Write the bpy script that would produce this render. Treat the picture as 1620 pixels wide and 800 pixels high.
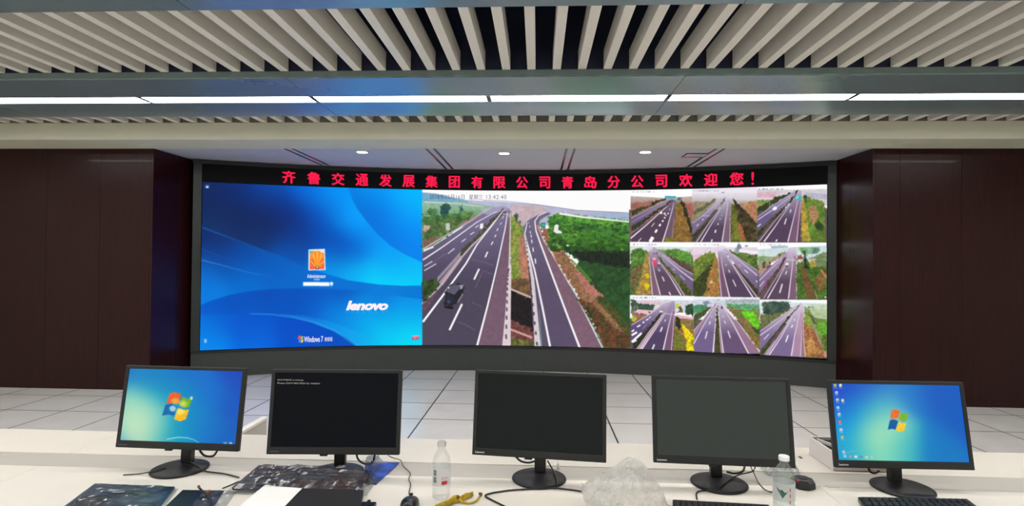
import bpy, bmesh, math, random
import numpy as np
from mathutils import Vector, Matrix

for o in list(bpy.data.objects):
    bpy.data.objects.remove(o, do_unlink=True)
SC = bpy.context.scene
COL = SC.collection
rnd = random.Random(7)

# ------------------------------------------------------------------ camera
FPX, YAW, PITCH, ROLL, EYE = 882.17, 0.046034, 0.01322, 0.008952, 1.5396
def _basis():
    f = np.array([-math.sin(YAW)*math.cos(PITCH), math.cos(YAW)*math.cos(PITCH), math.sin(PITCH)])
    r = np.array([math.cos(YAW), math.sin(YAW), 0.0]); u = np.cross(r, f)
    c, s = math.cos(ROLL), math.sin(ROLL)
    return c*r+s*u, -s*r+c*u, f
CR, CU, CF = _basis()
CO = np.array([0, 0, EYE])
cam_data = bpy.data.cameras.new('camera')
cam_data.sensor_fit = 'HORIZONTAL'; cam_data.sensor_width = 36.0
cam_data.lens = FPX*36.0/1620.0
cam_data.clip_start = 0.05; cam_data.clip_end = 100
cam = bpy.data.objects.new('camera', cam_data); COL.objects.link(cam)
M = Matrix(((CR[0], CU[0], -CF[0], 0), (CR[1], CU[1], -CF[1], 0), (CR[2], CU[2], -CF[2], EYE), (0, 0, 0, 1)))
cam.matrix_world = M
SC.camera = cam
# ------------------------------------------------------------------ world, exposure, lamp strengths
w = bpy.data.worlds.new('world'); SC.world = w; w.use_nodes = True
w.node_tree.nodes['Background'].inputs[0].default_value = (0.5, 0.55, 0.6, 1)
w.node_tree.nodes['Background'].inputs[1].default_value = 0.0
SC.view_settings.view_transform = 'Standard'; SC.view_settings.look = 'None'
SC.view_settings.exposure = 0.0; SC.view_settings.gamma = 1.0
SC.view_settings.use_curve_mapping = False
STRIP = 19.5         # radiance of the ceiling strips
DOWNLIGHT = 14.0

# measured placements: the place's own points worked out from the photograph
def ray(x, y): return CF + CR*(x-810.0)/FPX + CU*(400.0-y)/FPX
def at_z(x, y, z):
    d = ray(x, y); t = (z-EYE)/d[2]; return CO + d*t
def at_y(x, y, Y):
    d = ray(x, y); return CO + d*(Y/d[1])
def proj(P):
    d = np.asarray(P, float)-CO; z = d@CF
    return 810+FPX*(d@CR)/z, 400-FPX*(d@CU)/z

# ------------------------------------------------------------------ materials
def lin(c):
    c = np.asarray(c, float)/255.0
    return np.where(c <= 0.04045, c/12.92, ((c+0.055)/1.055)**2.4)
def mat(name, rgb, rough=0.5, metal=0.0, var=0.06, scale=30.0, coat=0.0, spec=0.5, bump=0.0, aniso=0.0, stretch=None):
    m = bpy.data.materials.new(name); m.use_nodes = True
    nt = m.node_tree; b = nt.nodes['Principled BSDF']
    c = lin(rgb)
    tc = nt.nodes.new('ShaderNodeTexCoord'); mp = nt.nodes.new('ShaderNodeMapping')
    if stretch: mp.inputs['Scale'].default_value = stretch
    nz = nt.nodes.new('ShaderNodeTexNoise'); nz.inputs['Scale'].default_value = scale; nz.inputs['Detail'].default_value = 4
    rp = nt.nodes.new('ShaderNodeValToRGB')
    rp.color_ramp.elements[0].position = 0.3; rp.color_ramp.elements[1].position = 0.7
    rp.color_ramp.elements[0].color = (*[max(0, v*(1-var)) for v in c], 1)
    rp.color_ramp.elements[1].color = (*[min(1, v*(1+var)) for v in c], 1)
    nt.links.new(tc.outputs['Object'], mp.inputs['Vector']); nt.links.new(mp.outputs[0], nz.inputs['Vector'])
    nt.links.new(nz.outputs[0], rp.inputs[0]); nt.links.new(rp.outputs[0], b.inputs['Base Color'])
    b.inputs['Roughness'].default_value = rough; b.inputs['Metallic'].default_value = metal
    b.inputs['Coat Weight'].default_value = coat; b.inputs['Specular IOR Level'].default_value = spec
    if aniso:
        b.inputs['Anisotropic'].default_value = aniso
        tg = nt.nodes.new('ShaderNodeCombineXYZ'); tg.inputs[0].default_value = 1.0
        nt.links.new(tg.outputs[0], b.inputs['Tangent'])
    if bump:
        bp = nt.nodes.new('ShaderNodeBump'); bp.inputs['Strength'].default_value = bump; bp.inputs['Distance'].default_value = 0.01
        nt.links.new(nz.outputs[0], bp.inputs['Height']); nt.links.new(bp.outputs[0], b.inputs['Normal'])
    return m
def emis(name, rgb, strength):
    m = bpy.data.materials.new(name); m.use_nodes = True; nt = m.node_tree
    nt.nodes.remove(nt.nodes['Principled BSDF'])
    e = nt.nodes.new('ShaderNodeEmission'); e.inputs[0].default_value = (*lin(rgb), 1); e.inputs[1].default_value = strength
    nt.links.new(e.outputs[0], nt.nodes['Material Output'].inputs[0]); return m
def screen_mat(name, rough=0.35, strength=1.0, spec=0.2):
    m = bpy.data.materials.new(name); m.use_nodes = True; nt = m.node_tree; b = nt.nodes['Principled BSDF']
    a = nt.nodes.new('ShaderNodeAttribute'); a.attribute_name = 'picture'
    b.inputs['Base Color'].default_value = (0.004, 0.004, 0.005, 1); b.inputs['Roughness'].default_value = rough
    b.inputs['Specular IOR Level'].default_value = spec
    nt.links.new(a.outputs['Color'], b.inputs['Emission Color']); b.inputs['Emission Strength'].default_value = strength
    return m
def clear(name, tint=(235, 240, 240), haze=0.12, gloss=0.1, rough=0.08, noise=0.0, nscale=40, edge=0.5):
    m = bpy.data.materials.new(name); m.use_nodes = True; nt = m.node_tree
    nt.nodes.remove(nt.nodes['Principled BSDF'])
    tr = nt.nodes.new('ShaderNodeBsdfTransparent'); tr.inputs[0].default_value = (*lin(tint), 1)
    df = nt.nodes.new('ShaderNodeBsdfDiffuse'); df.inputs[0].default_value = (0.8, 0.8, 0.8, 1)
    tl = nt.nodes.new('ShaderNodeBsdfTranslucent'); tl.inputs[0].default_value = (0.8, 0.8, 0.8, 1)
    gl = nt.nodes.new('ShaderNodeBsdfGlossy'); gl.inputs['Roughness'].default_value = rough
    m0 = nt.nodes.new('ShaderNodeMixShader'); m1 = nt.nodes.new('ShaderNodeMixShader'); m2 = nt.nodes.new('ShaderNodeMixShader')
    m0.inputs[0].default_value = 0.5
    nt.links.new(df.outputs[0], m0.inputs[1]); nt.links.new(tl.outputs[0], m0.inputs[2])
    nt.links.new(tr.outputs[0], m1.inputs[1]); nt.links.new(m0.outputs[0], m1.inputs[2])
    if noise:
        tc = nt.nodes.new('ShaderNodeTexCoord'); nz = nt.nodes.new('ShaderNodeTexNoise'); nz.inputs['Scale'].default_value = nscale
        nz.inputs['Detail'].default_value = 3
        mr = nt.nodes.new('ShaderNodeMapRange'); mr.inputs[1].default_value = 0.35; mr.inputs[2].default_value = 0.7
        mr.inputs[3].default_value = max(0, haze-noise); mr.inputs[4].default_value = haze+noise
        nt.links.new(tc.outputs['Object'], nz.inputs['Vector']); nt.links.new(nz.outputs[0], mr.inputs[0]); nt.links.new(mr.outputs[0], m1.inputs[0])
    else:
        m1.inputs[0].default_value = haze
    lw = nt.nodes.new('ShaderNodeLayerWeight'); lw.inputs[0].default_value = 0.35
    mu = nt.nodes.new('ShaderNodeMath'); mu.operation = 'MULTIPLY_ADD'; mu.inputs[1].default_value = edge; mu.inputs[2].default_value = gloss
    mu.use_clamp = True
    nt.links.new(lw.outputs['Fresnel'], mu.inputs[0]); nt.links.new(mu.outputs[0], m2.inputs[0])
    nt.links.new(m1.outputs[0], m2.inputs[1]); nt.links.new(gl.outputs[0], m2.inputs[2])
    nt.links.new(m2.outputs[0], nt.nodes['Material Output'].inputs[0]); return m

TILE, TX, TY = 0.6, -3.5048, 7.16536
def floor_mat():
    m = bpy.data.materials.new('floor_tile'); m.use_nodes = True; nt = m.node_tree; b = nt.nodes['Principled BSDF']
    tc = nt.nodes.new('ShaderNodeTexCoord'); sp = nt.nodes.new('ShaderNodeSeparateXYZ'); nt.links.new(tc.outputs['Object'], sp.inputs[0])
    def near(sock, off):
        a = nt.nodes.new('ShaderNodeMath'); a.operation = 'ADD'; a.inputs[1].default_value = -off+600*TILE+TILE/2
        d = nt.nodes.new('ShaderNodeMath'); d.operation = 'DIVIDE'; d.inputs[1].default_value = TILE
        f = nt.nodes.new('ShaderNodeMath'); f.operation = 'FRACT'
        s = nt.nodes.new('ShaderNodeMath'); s.operation = 'SUBTRACT'; s.inputs[1].default_value = 0.5
        ab = nt.nodes.new('ShaderNodeMath'); ab.operation = 'ABSOLUTE'
        lt = nt.nodes.new('ShaderNodeMath'); lt.operation = 'LESS_THAN'; lt.inputs[1].default_value = 0.0115
        nt.links.new(sock, a.inputs[0]); nt.links.new(a.outputs[0], d.inputs[0]); nt.links.new(d.outputs[0], f.inputs[0])
        nt.links.new(f.outputs[0], s.inputs[0]); nt.links.new(s.outputs[0], ab.inputs[0]); nt.links.new(ab.outputs[0], lt.inputs[0]); return lt.outputs[0]
    mx = nt.nodes.new('ShaderNodeMath'); mx.operation = 'MAXIMUM'
    nt.links.new(near(sp.outputs[0], TX), mx.inputs[0]); nt.links.new(near(sp.outputs[1], TY), mx.inputs[1])
    nz = nt.nodes.new('ShaderNodeTexNoise'); nz.inputs['Scale'].default_value = 3; nz.inputs['Detail'].default_value = 6
    nt.links.new(tc.outputs['Object'], nz.inputs['Vector'])
    rp = nt.nodes.new('ShaderNodeValToRGB'); rp.color_ramp.elements[0].position = .3; rp.color_ramp.elements[1].position = .7
    rp.color_ramp.elements[0].color = (.69, .66, .63, 1); rp.color_ramp.elements[1].color = (.76, .735, .705, 1)
    nt.links.new(nz.outputs[0], rp.inputs[0])
    mc = nt.nodes.new('ShaderNodeMix'); mc.data_type = 'RGBA'
    nt.links.new(mx.outputs[0], mc.inputs[0]); nt.links.new(rp.outputs[0], mc.inputs[6]); mc.inputs[7].default_value = (.02, .02, .022, 1)
    nt.links.new(mc.outputs[2], b.inputs['Base Color']); b.inputs['Roughness'].default_value = 0.28
    return m
def wood_mat():
    m = mat('mahogany_veneer', (42, 13, 14), rough=0.3, spec=.24, var=0.35, scale=5, coat=0.04, stretch=(9, 9, 0.6)); return m

def mixmat(name, c1, c2, scale, rough=.35):
    m = mat(name, c1, rough, var=0, scale=scale)
    rp = [n for n in m.node_tree.nodes if n.bl_idname == 'ShaderNodeValToRGB'][0]
    rp.color_ramp.elements[0].color = (*lin(c2), 1); rp.color_ramp.elements[1].color = (*lin(c1), 1)
    rp.color_ramp.elements[0].position = .38; rp.color_ramp.elements[1].position = .62
    return m
MT = dict(
    floor=floor_mat(), wood=wood_mat(),
    white=mat('painted_plaster', (232, 228, 214), 0.8, var=.02, scale=4),
    cream=mat('painted_bulkhead', (212, 211, 192), 0.7, var=.02, scale=4),
    backing=mat('grey_backing', (120, 120, 112), 0.8, var=.03, scale=4),
    recess=mat('white_recess_plaster', (196, 197, 206), 0.6, var=.015, scale=4),
    navy=mat('navy_plenum', (30, 36, 58), 0.9, var=.1, scale=3),
    slat=mat('white_baffle_paint', (226, 221, 210), 0.45, var=.02, scale=12),
    beam=mat('satin_beam_metal', (156, 178, 184), 0.24, metal=0.6, var=.03, scale=20, aniso=0.75),
    beamside=mat('beam_side_paint', (120, 138, 138), 0.5, metal=0.2, var=.03, scale=20),
    seam=mat('dark_seam', (30, 34, 38), 0.7),
    plinth=mat('plinth_laminate', (58, 62, 59), 0.5, var=.05, scale=10),
    bezel=mat('black_powder_coat', (21, 23, 24), 0.5, var=.1, scale=20),
    bezel_post=mat('post_grey_metal', (48, 54, 52), 0.35, metal=.4, var=.12, scale=3),
    led_black=mat('unlit_matrix', (7, 8, 12), 0.7, spec=.2, var=.1, scale=60),
    desk=mat('desk_laminate', (222, 214, 202), 0.4, var=.015, scale=6),
    strip=mat('trough_lid', (178, 172, 163), 0.5, var=.03, scale=8),
    deskedge=mat('desk_edge_band', (200, 194, 184), 0.5, var=.03),
    blk=mat('black_plastic', (20, 20, 22), 0.35, var=.1, scale=60),
    blk2=mat('black_matte_plastic', (26, 25, 28), 0.55, var=.1, scale=60),
    base=mat('base_plastic', (21, 16, 19), 0.45, spec=.35, var=.1, scale=40),
    cable=mat('black_cable', (16, 16, 18), 0.45, var=.1, scale=60),
    packwhite=mat('white_board', (226, 218, 214), 0.6, var=.03, scale=12), cabgrey=mat('beige_grey_board', (176, 172, 160), 0.6, var=.04, scale=8),
    paper=mat('paper', (240, 238, 234), 0.8, var=.01, scale=15),
    red=mat('red_print', (200, 40, 60), 0.5), orange=mat('orange_plug', (150, 74, 44), 0.5),
    peel=mat('yellow_peel', (176, 146, 26), 0.6, var=.35, scale=60), peelbrown=mat('brown_peel_tip', (96, 66, 30), 0.7, var=.2),
    cap=mat('white_cap_plastic', (238, 240, 240), 0.4), ink=mat('label_ink', (50, 52, 56), 0.6), inkred=mat('label_red', (200, 60, 60), 0.6),
    label=mat('label_paper', (232, 232, 230), 0.5), inkgreen=mat('label_green', (70, 105, 98), 0.6, var=.5, scale=140),
    blue=mixmat('blue_print', (40, 84, 200), (24, 40, 104), 16, .3), navyprint=mixmat('navy_print', (30, 66, 104), (22, 24, 34), 14, .3),
    slotmetal=mat('black_gloss_slot', (16, 16, 20), 0.3, spec=.5),
    dark=mat('dark_inside', (18, 18, 20), 0.8), key=mat('key_plastic', (32, 32, 35), 0.5, var=.15, scale=80),
    maroon=mixmat('dark_pack', (66, 26, 36), (22, 26, 52), 9),
    logo=mat('silver_print', (225, 225, 225), 0.4), logodim=mat('grey_print', (90, 92, 94), 0.4),
    chrome=mat('polished_grille', (215, 213, 215), 0.3, metal=.7, var=.02),
    tube=emis('strip_tube', (255, 253, 250), STRIP), lamp=emis('downlight_lens', (255, 250, 240), DOWNLIGHT),
    film=clear('crinkled_film', haze=.08, gloss=.04, rough=.13, noise=.07, nscale=24),
    bag=clear('plastic_bag_film', (246, 246, 244), haze=.32, gloss=.02, rough=.3, noise=.16, nscale=16, edge=.12),
    pet=clear('clear_bottle_plastic', (253, 254, 254), haze=.08, gloss=.012, rough=.05, edge=.22),
    petcap=clear('translucent_cap', (235, 238, 238), haze=.55, gloss=.05, rough=.2),
    ledred=emis('red_led', (255, 32, 78), 1.0), white_e=emis('white_pixels', (255, 255, 255), 1.0),
    pinkw_e=emis('white_logo_pixels', (252, 240, 248), 1.0), grey_e=emis('grey_pixels', (90, 92, 112), 1.0), text_e=emis('text_pixels', (170, 165, 160), 1.0),
    picture=screen_mat('led_picture', rough=0.6, spec=0.05), lcd=screen_mat('lcd_picture', rough=0.3),
)

# ------------------------------------------------------------------ builders
class MB:
    def __init__(s): s.v = []; s.f = []
    def quad(s, a, b, c, d):
        n = len(s.v); s.v += [tuple(a), tuple(b), tuple(c), tuple(d)]; s.f.append((n, n+1, n+2, n+3)); return s
    def hexa(s, p):     # 4 bottom + 4 top, counter-clockwise from above
        n = len(s.v); s.v += [tuple(q) for q in p]
        s.f += [(n+3, n+2, n+1, n), (n+4, n+5, n+6, n+7)]+[(n+i, n+(i+1) % 4, n+4+(i+1) % 4, n+4+i) for i in range(4)]; return s
    def box(s, x0, x1, y0, y1, z0, z1):
        return s.hexa([(x0, y0, z0), (x1, y0, z0), (x1, y1, z0), (x0, y1, z0), (x0, y0, z1), (x1, y0, z1), (x1, y1, z1), (x0, y1, z1)])
    def lathe(s, prof, n=32, c=(0, 0, 0), cap=True):
        b = len(s.v)
        for r, z in prof:
            for i in range(n):
                a = 2*math.pi*i/n; s.v.append((c[0]+r*math.cos(a), c[1]+r*math.sin(a), c[2]+z))
        for j in range(len(prof)-1):
            for i in range(n):
                i2 = (i+1) % n; s.f.append((b+j*n+i, b+j*n+i2, b+(j+1)*n+i2, b+(j+1)*n+i))
        if cap:
            s.f.append(tuple(b+i for i in range(n))[::-1]); s.f.append(tuple(b+(len(prof)-1)*n+i for i in range(n)))
        return s
    def tube(s, pts, r, n=8, sub=5):
        P = [Vector(p) for p in pts]
        if len(P) > 2 and sub > 1:
            Q = []
            for i in range(len(P)-1):
                p0 = P[max(i-1, 0)]; p1 = P[i]; p2 = P[i+1]; p3 = P[min(i+2, len(P)-1)]
                for k in range(sub):
                    t = k/sub
                    Q.append(0.5*((2*p1)+(p2-p0)*t+(2*p0-5*p1+4*p2-p3)*t*t+(3*p1-p0-3*p2+p3)*t**3))
            Q.append(P[-1]); P = Q
        b = len(s.v)
        for i, p in enumerate(P):
            t = (P[min(i+1, len(P)-1)]-P[max(i-1, 0)]).normalized()
            up = Vector((0, 0, 1)) if abs(t.z) < .9 else Vector((1, 0, 0))
            x = t.cross(up).normalized(); y = x.cross(t)
            rr = r[min(int(i/len(P)*len(r)), len(r)-1)] if isinstance(r, (list, tuple)) else r
            for k in range(n):
                a = 2*math.pi*k/n; s.v.append(tuple(p+x*rr*math.cos(a)+y*rr*math.sin(a)))
        for i in range(len(P)-1):
            for k in range(n):
                k2 = (k+1) % n; s.f.append((b+i*n+k, b+i*n+k2, b+(i+1)*n+k2, b+(i+1)*n+k))
        s.f.append(tuple(b+k for k in range(n))[::-1]); s.f.append(tuple(b+(len(P)-1)*n+k for k in range(n)))
        return s
    def grid(s, fn, nu, nv):
        b = len(s.v)
        for j in range(nv+1):
            for i in range(nu+1): s.v.append(tuple(fn(i/nu, j/nv)))
        for j in range(nv):
            for i in range(nu):
                a = b+j*(nu+1)+i; s.f.append((a, a+1, a+nu+2, a+nu+1))
        return s
    def build(s, name, m, parent=None, smooth=False, bevel=0.0, loc=None, solid=0.0):
        me = bpy.data.meshes.new(name); me.from_pydata(s.v, [], s.f); me.update()
        bm = bmesh.new(); bm.from_mesh(me)
        bmesh.ops.recalc_face_normals(bm, faces=bm.faces)
        bm.to_mesh(me); bm.free()
        me.materials.append(MT[m] if isinstance(m, str) else m)
        if smooth: me.polygons.foreach_set('use_smooth', [True]*len(me.polygons))
        o = bpy.data.objects.new(name, me); COL.objects.link(o)
        if parent: o.parent = parent
        if loc is not None: o.location = loc
        if bevel:
            md = o.modifiers.new('bevel', 'BEVEL'); md.width = bevel; md.segments = 3; md.limit_method = 'ANGLE'
        if solid:
            md = o.modifiers.new('solid', 'SOLIDIFY'); md.thickness = solid
        return o
def tag(o, label, cat, group=None):
    o['label'] = label; o['category'] = cat
    if group: o['group'] = group
    return o
def thing(name, label, cat, loc=(0, 0, 0), rz=0.0, group=None):
    o = bpy.data.objects.new(name, None); COL.objects.link(o); o.empty_display_size = 0.05
    o.location = loc; o.rotation_euler = (0, 0, rz); return tag(o, label, cat, group)
def struct(o): o['kind'] = 'structure'; return o
def plabel(o, t): o['label'] = t; return o
def copy_tree(o, parent=None):
    c = o.copy(); COL.objects.link(c)
    if parent: c.parent = parent
    for ch in list(o.children): copy_tree(ch, c)
    return c

def text_shape(body, offset=0.0, shear=0.0, spacing=1.0):
    cu = bpy.data.curves.new('txt', 'FONT'); cu.body = body; cu.offset = offset; cu.shear = shear; cu.space_character = spacing
    cu.resolution_u = 3
    o = bpy.data.objects.new('txt', cu); COL.objects.link(o)
    dg = bpy.context.evaluated_depsgraph_get(); dg.update()
    me = bpy.data.meshes.new_from_object(o.evaluated_get(dg))
    v = np.array([tuple(q.co)[:2] for q in me.vertices]) if len(me.vertices) else np.zeros((0, 2))
    f = [tuple(p.vertices) for p in me.polygons]
    bpy.data.objects.remove(o, do_unlink=True); bpy.data.curves.remove(cu); bpy.data.meshes.remove(me)
    return v, f
def add_text(mb, body, fn, x0, x1, y0, y1, **k):
    """letters fitted in the box x0..x1, y0..y1 of a surface given by fn(x, y)"""
    v, f = text_shape(body, **k)
    if len(v) == 0: return mb
    lo, hi = v.min(0), v.max(0); sc = np.maximum(hi-lo, 1e-6)
    n = len(mb.v)
    for p in v:
        q = (p-lo)/sc
        mb.v.append(tuple(fn(x0+(x1-x0)*q[0], y0+(y1-y0)*q[1])))
    mb.f += [tuple(n+i for i in g) for g in f]
    return mb

# ------------------------------------------------------------------ structure: room shell
XL, XR, YF = -4.47, 3.66, 6.27          # alcove cheeks and the front line of the wood walls
ZC, ZS = 2.80, 2.98                      # bulkhead underside, underside of the baffles
RX = 7.0
struct(MB().box(-RX, RX, -3.6, 8.3, -0.12, 0).build('floor', 'floor'))
struct(MB().box(-RX, RX, -3.6, 6.4, 3.55, 3.65).build('ceiling', 'navy'))
struct(MB().box(-RX, RX, 5.79, YF, ZS, 3.55).build('trim_3', 'backing'))
b = MB().box(-RX, RX, 5.78, YF, ZC, ZS-.0005)
struct(b.build('trim_1', 'cream'))
b = MB().box(XL-.1, XR+.1, YF, 8.3, ZC+.006, 3.0)
struct(b.build('trim_2', 'recess'))
def wood_wall(name, xs, xin, side):
    mb = MB()
    # veneer boards with narrow shadow gaps between them
    edges = sorted([x if x != xin else xin-side*.03 for x in xs])
    for a, c in zip(edges[:-1], edges[1:]):
        mb.box(a+.0015, c-.0015, YF, YF+.03, 0, ZC)
    mb.box(min(edges), max(edges), YF+.03, YF+.08, 0, ZC)
    ys = [YF-.0015, 6.72, 7.15, 7.6]
    for a, c in zip(ys[:-1], ys[1:]):
        mb.box(min(xin, xin-side*.03), max(xin, xin-side*.03), a+.0015, c-.0015, 0, ZC)
    mb.box(min(xin-side*.03, xin-side*.08), max(xin-side*.03, xin-side*.08), YF+.03, 8.2, 0, ZC)
    return struct(mb.build(name, 'wood'))
wood_wall('wall_left', [-RX, -6.4, -5.75, -5.1, XL], XL, 1)
wood_wall('wall_right', [XR, 3.95, 4.6, 5.25, 5.9, RX], XR, -1)
struct(MB().box(XL-.1, XR+.1, 8.15, 8.3, 0, ZC).build('wall_back', 'navy'))
struct(MB().box(-RX-.1, -RX, -3.6, 6.3, 0, 3.6).build('wall_west', 'white'))
struct(MB().box(RX, RX+.1, -3.6, 6.3, 0, 3.6).build('wall_east', 'white'))
struct(MB().box(-RX, RX, -3.7, -3.6, 0, 3.6).build('wall_front', 'white'))

# ------------------------------------------------------------------ ceiling beams, strip lights, baffles
GAPS = [-6.52, -5.0, -3.48, -1.956, -0.43, 1.09, 2.615, 4.14, 5.66]
BW = 1.12; ZB = 2.925
def beam(y0, label, group=None):
    y1 = y0+BW; yc = (y0+y1)/2
    t = thing('ceiling_beam', label, 'ceiling beam', (0, yc, ZB), 0, group)
    seams = [-RX+.01, -5.0, -1.956, 1.09, 4.14, RX-.01]
    for a, c in zip(seams[:-1], seams[1:]):
        for ya, yb in ((-BW/2, -.085), (.085, BW/2)):
            MB().box(a+.002, c-.002, ya, yb, 0, .012).build('underside_panel', 'beam', t)
    for ya in (-BW/2, BW/2-.012):
        MB().box(-RX+.01, RX-.01, ya, ya+.012, .0125, .058).build('side_lip', 'beamside', t)
        MB().box(-RX+.01, RX-.01, ya, ya+.012, .0585, .60).build('upstand', 'navy', t)
    mb = MB(); X0, X1 = -RX+.01, RX-.01
    mb.quad((X0, -.1, .012), (X1, -.1, .012), (X1, -.1, .055), (X0, -.1, .055)); mb.quad((X0, .1, .055), (X1, .1, .055), (X1, .1, .012), (X0, .1, .012))
    mb.quad((X0, -.1, .055), (X1, -.1, .055), (X1, .1, .055), (X0, .1, .055))
    mb.build('light_trough', 'seam', t)
    t['kind'] = 'structure'
    return t
beam(4.20, 'grey satin metal ceiling beam carrying the lit strip lights above the video wall')
beam(1.905, 'grey metal ceiling beam nearest the viewer, only its edge showing along the top')
beam(-0.40, 'grey metal ceiling beam behind the viewer')
beam(-2.70, 'grey metal ceiling beam at the rear of the room')
def strip_light(a, c, yc, label, group=None):
    t = thing('strip_light', label, 'light', ((a+c)/2, yc, ZB), 0, group)
    h = (c-a)/2
    MB().box(-h, h, -.078, .078, .002, .02).build('diffuser', 'tube', t)
    for q in (-h-.006, h+.0005): MB().box(q, q+.0055, -.08, .08, .001, .035).build('end_cap', 'bezel_post', t)
for yc in (4.76, 2.465, 0.16, -2.14):
    for i, (a, c) in enumerate(zip(GAPS[:-1], GAPS[1:])):
        if yc == 4.76:
            lab = ['lit white strip light at the far left end of the front beam', 'lit white strip light above the left wood wall',
                   'lit white strip light above the left end of the desktop picture', 'lit white strip light above the avatar side of the desktop picture',
                   'lit white strip light above the highway picture', 'lit white strip light above the nine small camera pictures',
                   'lit white strip light above the right wood wall', 'lit white strip light at the far right end of the front beam'][i]
            strip_light(a+.02, c-.02, yc, lab, 'strip lights in the front beam')
        else:
            strip_light(a+.02, c-.02, yc, {2.465: 'lit strip light in the beam nearest the viewer', 0.16: 'lit strip light in the beam behind the viewer',
                        -2.14: 'lit strip light in the rear beam'}[yc], {2.465: 'strip lights in the near beam', 0.16: 'strip lights behind the viewer', -2.14: 'strip lights at the rear'}[yc])
def slats(y0, y1, label, group, k0, k1):
    me = None
    for k in range(k0, k1+1):
        x = -0.089+.19*k
        if me is None:
            o = MB().box(0, .061, 0, y1-y0, 0, .14).build('hanging_baffle', 'slat'); me = o.data
        else:
            o = bpy.data.objects.new('hanging_baffle', me); COL.objects.link(o)
        o.location = (x, y0, ZS); tag(o, label, 'ceiling baffle', group)
slats(3.035, 4.19, 'long white ceiling baffle in the wide bay between the two metal beams', 'baffles between the two beams', -27, 23)
slats(5.33, 5.77, 'short white ceiling baffle between the lit beam and the cream bulkhead', 'baffles behind the lit beam', -30, 26)

# downlights, slot diffusers, reflective ceiling grille in the recess
ZR = ZC+.006
for (px, py), lab in zip([(570, 237.5), (797, 239.5), (1023, 237.5)], ['round lit downlight above the desktop picture', 'round lit downlight above the highway picture', 'round lit downlight above the first column of camera pictures']):
    p = at_z(px, py, ZR)
    t = thing('downlight', lab, 'downlight', (p[0], p[1]+.075, ZR), 0, 'recess downlights')
    MB().lathe([(.062, -.012), (.076, -.012), (.08, 0), (.062, 0), (.062, -.012)], 32, cap=False).build('trim_ring', 'white', t, smooth=True)
    MB().lathe([(.001, -.0095), (.03, -.0095), (.0615, -.008), (.0615, -.001), (.001, -.001)], 32, cap=False).build('lens', 'lamp', t)
for (pts, lab) in [(((460, 237), (520, 263)), 'pair of black ceiling slots above the left part of the desktop picture'),
                   (((677, 237.5), (716, 267)), 'pair of black ceiling slots above the left end of the highway picture'),
                   (((903, 237), (893, 266)), 'pair of black ceiling slots above the right part of the highway picture'),
                   (((1138, 237), (1091, 264)), 'pair of black ceiling slots above the camera pictures')]:
    a = at_z(*pts[0], ZR); c = at_z(*pts[1], ZR)
    x = (a[0]+c[0])/2; y0 = YF+.01
    ye = 7.80-10.35+math.sqrt(10.35**2-(x+.27)**2)-.05
    t = thing('slot_diffuser', lab, 'air vent', (x, y0, ZR), 0, 'linear slot vents')
    for dx in (-.045, .045):
        MB().box(dx-.013, dx+.013, 0, ye-y0, -.004, -.0005).build('slot', 'slotmetal', t)
p0 = at_z(1100, 243, ZR)
t = thing('ceiling_grille', 'small mirror-bright ceiling grille beside the right pair of black slots', 'ceiling grille', (p0[0]+.02, p0[1]+.06, ZR))
MB().box(-.13, .13, -.10, .14, -.008, -.0005).build('frame', 'bezel_post', t)
MB().box(-.115, .115, -.085, .125, -.011, -.0085).build('plate', 'chrome', t)
mb = MB()
for i in range(6): mb.box(-.105+i*.036, -.08+i*.036, .085, .115, -.0135, -.0115)
mb.build('louvre', 'dark', t)

# ------------------------------------------------------------------ what the screens show: a small raster painter
def _hash(ix, iy, seed):
    h = (ix.astype(np.int64)*374761393+iy.astype(np.int64)*668265263+seed*974711) & 0x7fffffff
    h = ((h ^ (h >> 13))*1274126177) & 0x7fffffff
    return ((h ^ (h >> 16)) & 0xffff)/65535.0
def vnoise(x, y, seed=0):
    ix, iy = np.floor(x).astype(int), np.floor(y).astype(int); fx, fy = x-ix, y-iy
    fx = fx*fx*(3-2*fx); fy = fy*fy*(3-2*fy)
    a = _hash(ix, iy, seed); b_ = _hash(ix+1, iy, seed); c = _hash(ix, iy+1, seed); d = _hash(ix+1, iy+1, seed)
    return a+(b_-a)*fx+(c-a)*fy+(a-b_-c+d)*fx*fy
def fbm(x, y, seed=0):
    return .5*vnoise(x, y, seed)+.3*vnoise(x*2.1, y*2.1, seed+1)+.2*vnoise(x*4.3, y*4.3, seed+2)
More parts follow.
